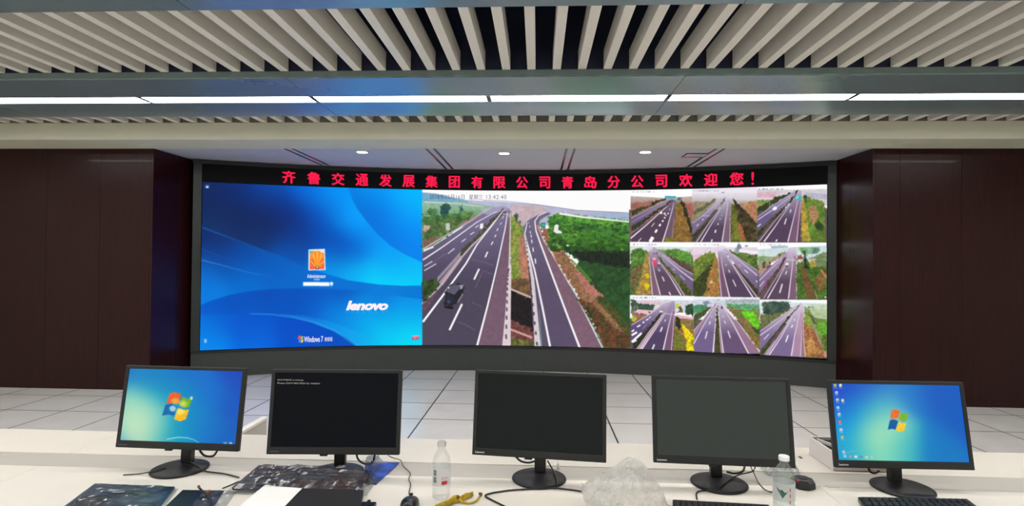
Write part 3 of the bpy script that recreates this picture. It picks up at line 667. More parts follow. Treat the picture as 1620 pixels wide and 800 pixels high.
def paint_feeds(cv):
    # first row
    feed(cv, (994, 292, 8.336), [(10, 30), (870, 40), (870, 760), (10, 760)], [
        ('p', [(0, 0), (880, 0), (880, 770), (0, 770)], WHITE),
        ('p', [(30, 150), (480, 175), (880, 150), (880, 760), (30, 760)], (196, 180, 172), .08, 4, dict(col2=(150, 108, 92), grad=(150, 330))),
        ('p', [(35, 240), (330, 215), (480, 190), (35, 340)], (158, 104, 92), .2, 3), ('p', [(38, 350), (120, 310), (290, 270), (320, 230), (490, 182), (490, 200), (330, 270), (200, 330), (38, 415)], (54, 62, 40), .4, 2.5),
        ('p', [(36, 430), (560, 188), (600, 190), (36, 570)], (148, 132, 158), .04, 4, dict(col2=(104, 88, 122), grad=(190, 500))), ('l', [(38, 442), (500, 205)], 9, (206, 180, 205), 3, .8), ('l', [(38, 500), (520, 222)], 8, (196, 176, 205), 3, .7),
        ('p', [(36, 548), (250, 420), (590, 195), (605, 205), (380, 370), (120, 570), (36, 625)], (58, 60, 44), .4, 2),
        ('p', [(36, 640), (420, 360), (600, 205), (640, 200), (612, 440), (575, 760), (36, 760)], (120, 104, 130), .04, 4, dict(col2=(84, 66, 84), grad=(220, 450))),
        ('l', [(30, 650), (250, 490), (430, 350)], 8, (190, 160, 175), 3, .7), ('l', [(30, 708), (240, 530), (440, 350), (520, 280)], 18, LN, 5), ('l', [(452, 755), (520, 540), (590, 290), (600, 240)], 16, LN, 4), ('l', [(572, 755), (600, 440)], 10, (230, 205, 215), 5),
        ('p', [(465, 755), (530, 530), (598, 290), (612, 430), (572, 755)], (130, 100, 118), .05, 4, dict(alpha=.6)),
        ('d', [(345, 505, 305, 555, 9), (170, 705, 130, 752, 10), (550, 310, 540, 340, 7)]), ('d', [(325, 690, 285, 755, 44), (378, 590, 355, 632, 26), (425, 518, 408, 548, 24), (460, 468, 448, 490, 20), (485, 428, 475, 444, 20), (500, 398, 492, 410, 18), (445, 362, 425, 385, 20), (485, 372, 472, 392, 20), (535, 375, 515, 385, 14)], (252, 250, 252)),
        ('p', [(625, 235), (700, 230), (850, 600), (850, 760), (575, 760), (615, 430)], (152, 108, 58), .4, 2.6, dict(col2=(118, 96, 48))), ('p', [(690, 190), (740, 250), (800, 420), (850, 600), (850, 720), (800, 560), (720, 330), (680, 230)], (54, 52, 34), .4, 2.4), ('p', [(740, 250), (850, 235), (850, 430), (810, 390)], (170, 96, 92), .2, 3), ('p', [(490, 700), (610, 705), (600, 760), (480, 760)], (116, 118, 40), .3, 3),
        ('p', [(480, 148), (632, 150), (628, 176), (484, 178)], (44, 172, 212)), ('p', [(622, 205), (662, 205), (660, 230), (624, 230)], (40, 190, 150)), ('p', [(645, 172), (710, 176), (706, 200), (650, 205)], (100, 96, 110), .2, 2),
        ('cap', 55, 95, 350, (150, 130, 150))])
    feed(cv, (1094, 292, 8.336), [(5, 20), (880, 20), (880, 760), (5, 760)], [
        ('p', [(0, 0), (880, 0), (880, 770), (0, 770)], (236, 230, 240)), ('p', [(0, 120), (880, 110), (880, 330), (0, 330)], (232, 226, 236), .03, 6, dict(col2=(176, 164, 158), grad=(110, 260))),
        ('p', [(0, 225), (230, 225), (330, 170), (300, 240), (0, 520)], (150, 136, 116), .25, 3, dict(col2=(150, 146, 90))), ('p', [(20, 350), (140, 290), (320, 180), (330, 195), (180, 310), (30, 400)], (98, 98, 82), .4, 2.5), ('p', [(0, 260), (40, 270), (20, 380), (0, 400)], (180, 100, 95), .2, 2),
        ('p', [(10, 490), (400, 170), (450, 160), (230, 420), (10, 660)], (190, 182, 206), .04, 4, dict(col2=(122, 108, 140), grad=(190, 470))), ('l', [(15, 505), (180, 385), (330, 260)], 9, (220, 205, 225), 4, .9), ('d', [(150, 410, 240, 410, 9), (160, 450, 140, 470, 14), (95, 520, 65, 545, 14)], (210, 200, 225)), ('d', [(60, 640, 30, 668, 30)], (240, 235, 240)),
        ('p', [(440, 165), (452, 170), (340, 330), (210, 500), (60, 720), (10, 760), (10, 660), (170, 520), (290, 390), (380, 260)], (66, 62, 50), .4, 2), 
        ('p', [(60, 760), (230, 510), (440, 220), (455, 165), (500, 165), (518, 300), (510, 760)], (196, 188, 212), .04, 4, dict(col2=(84, 68, 90), grad=(190, 560))), ('p', [(405, 760), (470, 350), (495, 200), (520, 300), (505, 760)], (150, 115, 135), .05, 4, dict(alpha=.6)),
        ('l', [(65, 755), (230, 510), (380, 300)], 12, (225, 205, 215), 4), ('l', [(122, 755), (250, 540), (390, 310)], 15, LN, 4), ('l', [(403, 755), (450, 450), (490, 220)], 14, LN, 4), ('l', [(505, 755), (510, 500), (518, 330)], 10, (226, 205, 212), 4), ('l', [(420, 237), (470, 238)], 7, (190, 182, 205)),
        ('d', [(272, 720, 262, 755, 18), (320, 595, 310, 635, 18), (352, 510, 346, 530, 14), (380, 445, 376, 460, 12), (398, 402, 395, 410, 12)]),
        ('p', [(525, 240), (600, 300), (680, 500), (740, 760), (512, 760), (520, 400)], (120, 124, 52), .3, 3, dict(col2=(84, 92, 40))), ('p', [(535, 170), (600, 230), (880, 520), (880, 760), (720, 760), (640, 560), (570, 270)], (96, 82, 54), .4, 2.6, dict(col2=(50, 46, 30))), ('p', [(640, 250), (880, 190), (880, 520), (780, 420), (690, 320)], (170, 140, 96), .3, 2.6, dict(col2=(178, 118, 88))), ('p', [(600, 480), (660, 540), (720, 740), (640, 700)], (164, 100, 66), .3, 2.4),
        ('p', [(340, 100), (880, 110), (880, 230), (540, 190), (440, 190), (300, 170)], (226, 220, 232), 0, 1, dict(alpha=.45)), ('p', [(395, 98), (435, 96), (430, 112), (400, 112)], (150, 150, 180)), ('cap', 35, 80, 345, (150, 140, 160))])
    feed(cv, (1196, 288, 8.0), [(15, 45), (905, 25), (905, 757), (15, 757)], [
        ('p', [(0, 0), (920, 0), (920, 770), (0, 770)], WHITE), ('p', [(0, 95), (500, 95), (900, 85), (920, 300), (0, 300)], (214, 204, 214), .08, 4), ('p', [(10, 130), (260, 120), (250, 215), (10, 220)], (214, 176, 190), .15, 3), ('l', [(15, 205), (200, 205)], 22, (248, 205, 225), 12), ('p', [(600, 130), (900, 150), (900, 220), (700, 200)], (182, 182, 200), .15, 2.5),
        ('p', [(10, 225), (170, 225), (150, 280), (10, 300)], (112, 150, 70), .2, 3), ('p', [(10, 300), (110, 265), (110, 300), (10, 330)], (188, 140, 110), .2, 2), ('p', [(10, 330), (250, 190), (440, 130), (440, 160), (260, 260), (160, 330), (15, 395)], (54, 66, 40), .45, 2.4), ('l', [(172, 230), (176, 300)], 7, (170, 165, 160)),
        ('p', [(15, 430), (180, 310), (490, 110), (540, 105), (420, 250), (15, 610)], (176, 162, 190), .04, 4, dict(col2=(106, 92, 132), grad=(130, 440))), ('l', [(20, 440), (190, 315), (440, 160)], 8, (196, 180, 182), 3), ('l', [(20, 478), (240, 330), (450, 175)], 12, (226, 205, 225), 4), ('d', [(60, 528, 20, 565, 12)], (235, 230, 245)), ('p', [(205, 335), (240, 305), (268, 315), (262, 345), (225, 360)], (244, 244, 246)),
        ('p', [(530, 105), (548, 110), (430, 260), (280, 420), (130, 560), (20, 740), (15, 640), (150, 520), (300, 370), (420, 240)], (56, 58, 40), .4, 2),
        ('p', [(30, 757), (240, 500), (440, 260), (550, 105), (575, 110), (580, 250), (545, 757)], (180, 166, 196), .04, 4, dict(col2=(84, 66, 90), grad=(130, 480))), ('p', [(405, 757), (480, 430), (530, 230), (575, 240), (525, 757)], (146, 108, 132), .05, 4, dict(alpha=.6)),
        ('l', [(35, 755), (240, 490), (430, 270)], 12, (214, 184, 196), 4), ('l', [(100, 755), (250, 550), (440, 270)], 16, LN, 5), ('l', [(403, 755), (470, 480), (532, 230)], 14, LN, 5), ('l', [(515, 755), (545, 450), (565, 250)], 11, (236, 200, 214), 5), ('d', [(268, 725, 250, 755, 18), (385, 460, 360, 535, 14), (442, 345, 432, 385, 12)]),
        ('p', [(585, 180), (640, 300), (700, 520), (690, 757), (575, 757), (575, 450)], (196, 168, 62), .25, 3, dict(col2=(150, 130, 60))), ('p', [(600, 170), (870, 250), (872, 757), (690, 757), (660, 500), (620, 290)], (112, 132, 58), .3, 3, dict(col2=(86, 124, 50))), ('p', [(660, 300), (760, 300), (790, 420), (740, 560), (680, 480)], (168, 130, 88), .3, 2.5), ('p', [(740, 520), (800, 490), (860, 560), (850, 640), (770, 620)], (52, 72, 40), .4, 2.5), ('e', 710, 620, 45, 80, (96, 148, 54), .3), ('p', [(690, 600), (870, 600), (870, 757), (690, 757)], (92, 116, 44), .5, 2.6, dict(alpha=.6)), ('p', [(590, 160), (640, 170), (640, 270), (610, 240)], (62, 82, 60), .3, 2),
        ('p', [(515, 172), (572, 176), (570, 225), (540, 228), (505, 205)], (32, 190, 190)), ('p', [(515, 178), (545, 180), (520, 215), (508, 205)], (140, 235, 230)), ('cap', 30, 88, 345, (70, 70, 85))])
    # second row
    feed(cv, (994, 376, 8.0), [(20, 52), (835, 56), (835, 745), (20, 720)], [
        ('p', [(0, 0), (880, 0), (880, 770), (0, 770)], WHITE), ('p', [(20, 105), (240, 110), (880, 120), (880, 300), (20, 300)], (216, 224, 224), .06, 4), ('p', [(760, 150), (880, 150), (880, 300), (800, 290)], (222, 196, 212), .1, 3),
        ('p', [(30, 160), (150, 130), (220, 160), (250, 190), (240, 730), (20, 730)], (104, 138, 66), .4, 3, dict(col2=(70, 110, 48))), ('p', [(30, 430), (120, 350), (180, 300), (170, 460), (60, 700), (30, 700)], (86, 96, 52), .4, 2.4, dict(col2=(128, 96, 66))), ('p', [(225, 190), (262, 200), (290, 720), (80, 720), (150, 520)], (176, 148, 74), .3, 3, dict(col2=(150, 116, 66))), ('e', 240, 475, 24, 30, (216, 196, 30), .2), ('e', 235, 615, 28, 40, (216, 198, 20), .2), ('e', 190, 560, 20, 40, (176, 150, 40), .3),
        ('p', [(340, 150), (500, 145), (640, 150), (780, 180), (840, 320), (880, 470), (640, 340), (480, 230)], (108, 140, 74), .4, 2.6, dict(col2=(78, 120, 52))), ('p', [(480, 215), (560, 240), (760, 330), (840, 400), (840, 480), (620, 340)], (94, 76, 62), .35, 2.4), ('p', [(640, 160), (780, 180), (790, 290), (700, 300), (600, 250)], (96, 150, 62), .4, 2.4),
        ('p', [(300, 120), (330, 120), (480, 220), (660, 360), (860, 500), (860, 750), (760, 720), (500, 400)], (176, 160, 186), .04, 4, dict(col2=(110, 92, 124), grad=(150, 520))), ('l', [(440, 210), (640, 360), (850, 480)], 5, (210, 190, 205), 10), ('l', [(430, 220), (620, 385), (850, 560)], 5, (236, 220, 235), 14), ('d', [(655, 475, 718, 535, 10), (560, 390, 590, 415, 8)], (205, 190, 215)),
        ('p', [(300, 130), (316, 140), (460, 320), (640, 500), (800, 680), (800, 745), (720, 720), (560, 500), (400, 300)], (66, 70, 40), .5, 2.2, dict(col2=(92, 104, 50))),
        ('p', [(255, 120), (300, 125), (430, 330), (560, 500), (720, 735), (300, 720), (262, 300)], (190, 170, 196), .04, 4, dict(col2=(94, 74, 94), grad=(130, 460))), ('p', [(258, 190), (310, 350), (400, 722), (305, 720), (265, 280)], (150, 110, 122), .05, 4, dict(alpha=.6)),
        ('l', [(262, 230), (280, 450), (305, 722)], 5, (232, 215, 222), 13), ('l', [(300, 300), (345, 500), (405, 722)], 5, LN, 14), ('l', [(410, 325), (540, 510), (670, 730)], 5, LN, 16), ('l', [(430, 330), (570, 510), (712, 732)], 4, (220, 190, 205), 12), ('d', [(428, 490, 456, 550, 13), (380, 390, 398, 425, 10), (515, 685, 535, 725, 16)]),
        ('p', [(305, 255), (350, 250), (362, 350), (318, 352)], (226, 88, 124), .1, 3), ('p', [(318, 320), (360, 318), (362, 352), (322, 352)], (235, 60, 105)), ('p', [(308, 255), (345, 252), (348, 275), (308, 278)], (245, 190, 205)), ('p', [(372, 300), (398, 302), (408, 340), (380, 350)], (206, 200, 212)), ('p', [(368, 338), (408, 338), (400, 352), (372, 352)], (50, 44, 56)), ('p', [(310, 188), (335, 188), (336, 215), (312, 215)], (120, 118, 135)),
        ('p', [(230, 80), (320, 90), (300, 160), (240, 170)], (236, 220, 240), 0, 1, dict(alpha=.7)), ('cap', 55, 85, 335, (160, 150, 165))])
    feed(cv, (1094, 376, 8.0), [(20, 56), (852, 56), (852, 760), (20, 745)], [
        ('p', [(0, 0), (880, 0), (880, 770), (0, 770)], WHITE), ('p', [(0, 115), (880, 120), (880, 300), (0, 300)], (228, 214, 226), .05, 4), ('p', [(0, 220), (130, 200), (120, 290), (0, 290)], (230, 190, 212), .1, 3), ('l', [(600, 160), (850, 190)], 30, (245, 240, 245)),
        ('p', [(20, 310), (130, 210), (220, 180), (290, 180), (320, 250), (350, 745), (20, 745)], (120, 138, 56), .4, 2.6, dict(col2=(90, 112, 50))), ('p', [(20, 570), (120, 460), (240, 340), (280, 250), (250, 480), (150, 740), (20, 740)], (62, 70, 36), .45, 2.4), ('p', [(290, 230), (335, 250), (360, 745), (160, 745), (220, 480)], (186, 120, 70), .35, 2.6, dict(col2=(150, 122, 60))), ('e', 250, 560, 20, 20, (220, 190, 160), .1), ('e', 215, 650, 16, 22, (90, 50, 30), .2),
        ('p', [(460, 150), (560, 175), (850, 220), (860, 450), (640, 310), (500, 200)], (110, 134, 64), .4, 2.4, dict(col2=(70, 96, 44))), ('e', 600, 110, 26, 36, (130, 134, 160), .2), ('e', 575, 165, 30, 30, (130, 150, 140), .2), ('e', 695, 103, 22, 14, (170, 166, 190)),
        ('p', [(405, 140), (440, 140), (600, 260), (860, 440), (860, 680), (700, 520), (500, 270)], (190, 176, 204), .04, 4, dict(col2=(118, 100, 134), grad=(150, 520))), ('l', [(530, 205), (680, 310), (850, 420)], 5, (206, 180, 200), 9), ('l', [(520, 215), (660, 335), (850, 490)], 5, (226, 208, 226), 13), ('d', [(670, 405, 715, 445, 12), (815, 540, 850, 575, 14), (600, 340, 620, 355, 8)], (225, 212, 232)),
        ('p', [(400, 150), (410, 155), (520, 320), (680, 490), (850, 660), (850, 755), (720, 620), (560, 420)], (64, 62, 40), .4, 2),
        ('p', [(330, 150), (400, 145), (520, 330), (660, 500), (840, 755), (370, 745), (340, 300)], (196, 180, 208), .04, 4, dict(col2=(86, 68, 92), grad=(150, 480))), ('p', [(340, 180), (380, 290), (430, 500), (485, 748), (375, 745)], (140, 98, 122), .05, 4, dict(alpha=.6)),
        ('l', [(335, 210), (350, 450), (378, 745)], 5, (232, 212, 220), 12), ('l', [(370, 240), (415, 480), (482, 748)], 5, LN, 15), ('l', [(440, 220), (580, 440), (778, 755)], 5, LN, 16), ('l', [(450, 220), (600, 440), (830, 752)], 4, (226, 196, 210), 13), ('d', [(522, 530, 562, 615, 12), (468, 402, 485, 440, 11), (432, 335, 442, 350, 10)]), ('p', [(320, 90), (440, 95), (400, 170), (330, 175)], (226, 214, 236), 0, 1, dict(alpha=.6)), ('cap', 40, 88, 340, (170, 150, 170))])
    feed(cv, (1196, 376, 7.692), [(20, 55), (860, 55), (865, 752), (20, 740)], [
        ('p', [(0, 0), (920, 0), (920, 800), (0, 800)], WHITE), ('p', [(180, 100), (390, 95), (380, 140), (190, 140)], (170, 186, 212), .1, 3), ('p', [(20, 140), (500, 110), (860, 95), (870, 300), (20, 300)], (206, 222, 222), .08, 4), ('p', [(520, 120), (780, 110), (760, 190), (560, 200)], (150, 186, 160), .15, 3, dict(col2=(112, 164, 100))), ('p', [(690, 120), (770, 120), (760, 175), (680, 190)], (92, 130, 116), .25, 3),
        ('p', [(25, 215), (230, 220), (280, 190), (370, 160), (30, 440)], (140, 166, 120), .2, 3), ('p', [(25, 340), (140, 290), (260, 225), (360, 165), (370, 190), (200, 300), (100, 400), (35, 450)], (172, 136, 116), .3, 2.6), ('e', 100, 325, 16, 40, (72, 84, 52), .3), ('e', 172, 298, 16, 16, (60, 52, 46), .2), ('e', 290, 210, 20, 14, (96, 110, 76), .3), ('l', [(30, 212), (240, 225)], 6, (248, 246, 240)),
        ('p', [(35, 470), (300, 240), (400, 150), (420, 150), (360, 270), (40, 680)], (180, 160, 192), .04, 4, dict(col2=(128, 108, 142), grad=(180, 520))), ('l', [(40, 520), (200, 360), (330, 240)], 11, (222, 204, 226), 5), ('l', [(35, 465), (130, 370)], 10, (200, 180, 190), 6), ('d', [(100, 525, 45, 595, 11)], (214, 200, 226)),
        ('p', [(350, 240), (375, 245), (290, 400), (170, 560), (60, 700), (35, 740), (35, 680), (120, 560), (240, 400)], (76, 68, 50), .5, 2.4, dict(col2=(104, 70, 84))), ('e', 130, 560, 16, 14, (170, 30, 100)), ('e', 285, 340, 8, 8, (170, 60, 110)),
        ('p', [(90, 740), (250, 480), (380, 220), (400, 120), (490, 120), (495, 300), (497, 745)], (214, 200, 220), .04, 4, dict(col2=(92, 72, 94), grad=(130, 520))), ('p', [(400, 742), (430, 460), (455, 220), (492, 220), (495, 742)], (150, 112, 132), .05, 4, dict(alpha=.55)),
        ('l', [(95, 735), (230, 510), (330, 340)], 10, (216, 180, 196), 5), ('l', [(140, 738), (260, 530), (360, 330)], 15, LN, 5), ('l', [(395, 742), (425, 480), (455, 240)], 14, LN, 6), ('l', [(494, 742), (492, 450), (490, 300)], 9, (236, 208, 218), 5), ('l', [(370, 265), (490, 275)], 8, (232, 206, 218)), ('d', [(320, 560, 288, 670, 16), (375, 405, 360, 445, 11)]), ('p', [(355, 315), (380, 300), (396, 315), (388, 345), (360, 345)], (240, 240, 244)), ('p', [(360, 335), (390, 335), (386, 350), (362, 350)], (50, 44, 56)),
        ('p', [(500, 300), (640, 290), (860, 260), (866, 752), (498, 745)], (86, 118, 48), .4, 2.8, dict(col2=(64, 96, 40))), ('p', [(540, 300), (600, 380), (680, 560), (720, 740), (620, 740), (570, 500)], (112, 82, 52), .35, 2.4), ('p', [(700, 480), (800, 440), (850, 560), (760, 660)], (124, 96, 56), .4, 2.6), ('p', [(500, 200), (560, 220), (590, 290), (505, 280)], (136, 86, 78), .25, 2.4), ('l', [(510, 270), (575, 268)], 16, (240, 208, 200)), ('l', [(690, 265), (760, 225), (850, 180)], 8, (216, 170, 160), 14), ('l', [(690, 265), (720, 300), (730, 350)], 26, (226, 150, 128), 10), ('p', [(620, 260), (840, 170), (870, 170), (860, 250), (740, 260)], (120, 140, 104), .3, 2.4), ('p', [(730, 240), (860, 190), (862, 370), (740, 340)], (116, 134, 92), .3, 2.4), ('p', [(640, 280), (700, 275), (720, 350), (650, 360)], (150, 150, 56), .35, 2.4),
        ('p', [(580, 170), (600, 160), (615, 200), (620, 330), (650, 360), (610, 380), (580, 350)], (38, 54, 36), .4, 2.4), ('l', [(785, 385), (820, 430), (858, 485)], 18, (206, 116, 92), 34), ('l', [(710, 640), (750, 740)], 8, (184, 142, 120), 14), ('e', 845, 720, 12, 10, (226, 220, 226)), ('cap', 50, 85, 350, (170, 160, 175))])
    # third row
    feed(cv, (994, 462, 8.0), [(20, 36), (838, 48), (838, 745), (20, 725)], [
        ('p', [(0, 0), (880, 0), (880, 800), (0, 800)], (248, 250, 252)), ('p', [(30, 100), (480, 95), (840, 105), (840, 260), (30, 260)], (212, 214, 224), .12, 3), ('p', [(30, 85), (100, 110), (110, 200), (330, 150), (320, 230), (110, 230), (40, 260)], (74, 92, 72), .4, 2.6), ('p', [(100, 140), (320, 150), (310, 220), (130, 215)], (60, 82, 66), .4, 2.4), ('p', [(110, 115), (300, 110), (460, 130), (420, 160), (200, 145)], (226, 190, 204), .1, 2.4), ('e', 372, 180, 16, 8, (240, 225, 190)),
        ('p', [(45, 230), (110, 260), (270, 285), (230, 310), (60, 380)], (152, 104, 84), .3, 2.6), ('e', 70, 340, 34, 34, (190, 190, 40), .25), ('l', [(75, 180), (80, 330)], 9, (140, 140, 135)), ('p', [(110, 215), (330, 235), (330, 262), (260, 282), (105, 252)], (232, 190, 200), .06, 3), ('p', [(250, 245), (275, 248), (280, 262), (262, 262)], (30, 26, 30)),
        ('p', [(40, 420), (240, 300), (440, 150), (560, 112), (590, 115), (440, 270), (40, 680)], (180, 166, 196), .04, 4, dict(col2=(94, 78, 116), grad=(150, 440))), ('l', [(40, 415), (300, 260), (500, 135)], 12, (206, 186, 196), 5), ('d', [(155, 415, 110, 440, 18), (205, 372, 180, 390, 16), (255, 338, 225, 355, 14), (285, 310, 262, 325, 11), (75, 475, 42, 500, 18), (110, 505, 42, 545, 26)], (250, 248, 252)), ('d', [(170, 515, 42, 630, 26), (100, 600, 60, 640, 34)], (252, 250, 252)), ('d', [(230, 410, 180, 465, 9), (320, 330, 300, 345, 8)], (160, 146, 176)),
        ('p', [(440, 245), (445, 262), (330, 420), (200, 570), (100, 715), (55, 715), (60, 650), (150, 560), (300, 390), (400, 270)], (46, 50, 34), .45, 2),
        ('p', [(110, 718), (260, 520), (450, 270), (560, 112), (590, 115), (590, 300), (570, 735)], (170, 156, 190), .04, 4, dict(col2=(84, 68, 100), grad=(130, 520))), ('p', [(445, 732), (510, 420), (550, 220), (590, 250), (550, 735)], (140, 102, 126), .05, 4, dict(alpha=.6)),
        ('p', [(105, 716), (260, 500), (450, 250), (540, 150), (550, 160), (400, 380), (185, 720)], (170, 140, 160), .05, 4), ('l', [(110, 715), (270, 490), (450, 260)], 9, (230, 205, 218), 4), ('l', [(145, 718), (300, 490), (450, 275)], 11, LN, 4), ('l', [(170, 720), (330, 490), (470, 270)], 14, LN, 4), ('l', [(442, 730), (500, 470), (560, 220)], 17, LN, 5), ('l', [(545, 735), (565, 500), (580, 280)], 11, (232, 205, 215), 6), ('l', [(455, 265), (590, 285)], 7, (232, 205, 215)), ('d', [(330, 660, 305, 722, 20), (430, 442, 405, 500, 18), (470, 345, 462, 370, 12)]), ('d', [(395, 240, 440, 250, 20)], (226, 222, 226)),
        ('p', [(590, 300), (700, 340), (836, 330), (836, 745), (560, 735), (585, 480)], (126, 116, 58), .35, 3, dict(col2=(156, 108, 66))), ('p', [(600, 280), (830, 320), (830, 350), (640, 325)], (234, 178, 192), .06, 3), ('p', [(690, 350), (830, 350), (830, 480), (740, 440)], (138, 118, 76), .3, 2.6), ('p', [(600, 260), (680, 210), (690, 250), (640, 262)], (120, 92, 66), .3, 2.4), ('e', 620, 175, 24, 32, (196, 190, 40), .25), ('e', 660, 205, 24, 30, (88, 92, 60), .3), ('p', [(720, 170), (770, 140), (830, 160), (830, 300), (715, 270)], (52, 76, 50), .4, 2.4), ('e', 850, 200, 40, 55, (36, 120, 100), .3), ('p', [(600, 320), (640, 310), (680, 420), (660, 480), (600, 440)], (38, 52, 32), .4, 2.4),
        ('p', [(680, 400), (720, 430), (836, 560), (836, 745), (735, 735), (740, 620), (700, 520)], (226, 202, 26), .35, 2.4, dict(col2=(240, 220, 30))), ('e', 820, 640, 24, 30, (150, 130, 40), .3), ('p', [(600, 470), (680, 560), (720, 730), (590, 730)], (112, 116, 48), .35, 2.6), ('cap', 60, 70, 345, (90, 96, 105))])
    feed(cv, (1094, 466, 8.336), [(28, 22), (900, 36), (912, 780), (28, 760)], [
        ('p', [(0, 0), (920, 0), (920, 800), (0, 800)], (240, 242, 248)), ('p', [(20, 70), (340, 60), (900, 60), (910, 200), (20, 200)], (206, 214, 224), .15, 3), ('p', [(20, 150), (150, 130), (260, 150), (200, 230), (20, 250)], (76, 138, 96), .3, 2.6), ('e', 210, 110, 45, 30, (130, 140, 160), .25), ('p', [(205, 120), (280, 110), (270, 160), (210, 170)], (206, 206, 214)), ('p', [(25, 270), (120, 220), (230, 170), (260, 160), (180, 260), (30, 400)], (96, 98, 66), .35, 2.6, dict(col2=(64, 80, 46))),
        ('p', [(30, 480), (180, 300), (320, 100), (345, 95), (330, 300), (290, 765), (30, 760)], (200, 186, 208), .04, 4, dict(col2=(116, 98, 140), grad=(130, 500))), ('p', [(30, 470), (200, 270), (310, 120), (320, 130), (190, 330), (35, 560)], (160, 130, 150), .06, 3), ('l', [(30, 475), (150, 330), (300, 130)], 10, (226, 206, 220), 4), ('l', [(30, 645), (140, 440), (300, 150)], 15, LN, 4), ('l', [(285, 765), (305, 500), (338, 140)], 20, LN, 5), ('d', [(208, 480, 182, 580, 15), (245, 350, 236, 390, 14), (268, 285, 264, 300, 10)]),
        ('p', [(335, 150), (350, 150), (368, 400), (400, 765), (310, 765), (315, 500)], (70, 66, 42), .45, 2.2),
        ('p', [(350, 100), (372, 100), (470, 220), (660, 440), (905, 780), (400, 768), (370, 400)], (206, 192, 214), .04, 4, dict(col2=(106, 84, 118), grad=(130, 540))), ('p', [(420, 170), (480, 230), (680, 470), (905, 770), (770, 775), (600, 490)], (168, 130, 150), .05, 4, dict(alpha=.7)),
        ('l', [(355, 210), (375, 420), (420, 768)], 7, LN, 17), ('l', [(362, 440), (395, 768)], 6, (210, 190, 196), 12), ('l', [(430, 180), (540, 370), (755, 778)], 6, LN, 17), ('l', [(430, 150), (640, 400), (905, 755)], 6, (235, 220, 226), 17), ('d', [(480, 475, 512, 570, 15), (432, 342, 450, 380, 12), (412, 275, 420, 295, 10)]), ('p', [(390, 155), (410, 155), (410, 186), (392, 188)], (50, 46, 56)),
        ('p', [(440, 150), (560, 145), (890, 140), (905, 700), (880, 690), (700, 430), (500, 200)], (112, 120, 60), .3, 3, dict(col2=(140, 108, 70))), ('p', [(430, 120), (890, 110), (900, 200), (640, 200), (520, 170)], (96, 160, 110), .3, 2.6), ('p', [(440, 65), (890, 60), (890, 130), (450, 110)], (170, 182, 186), .25, 2.4), ('p', [(640, 230), (720, 195), (820, 220), (890, 330), (895, 460), (830, 420), (740, 330)], (92, 184, 36), .3, 2.6, dict(col2=(118, 206, 44))), ('p', [(780, 400), (900, 480), (905, 540), (840, 500)], (60, 78, 46), .3, 2.4), ('p', [(660, 400), (760, 470), (905, 620), (905, 720), (860, 690)], (134, 110, 56), .35, 2.4), ('p', [(840, 200), (905, 200), (905, 290), (870, 280)], (130, 130, 96), .3, 2.4), ('e', 350, 68, 10, 6, (110, 110, 125)), ('p', [(30, 480), (0, 500), (0, 760), (30, 760)], (220, 200, 30), .3, 2.4)])
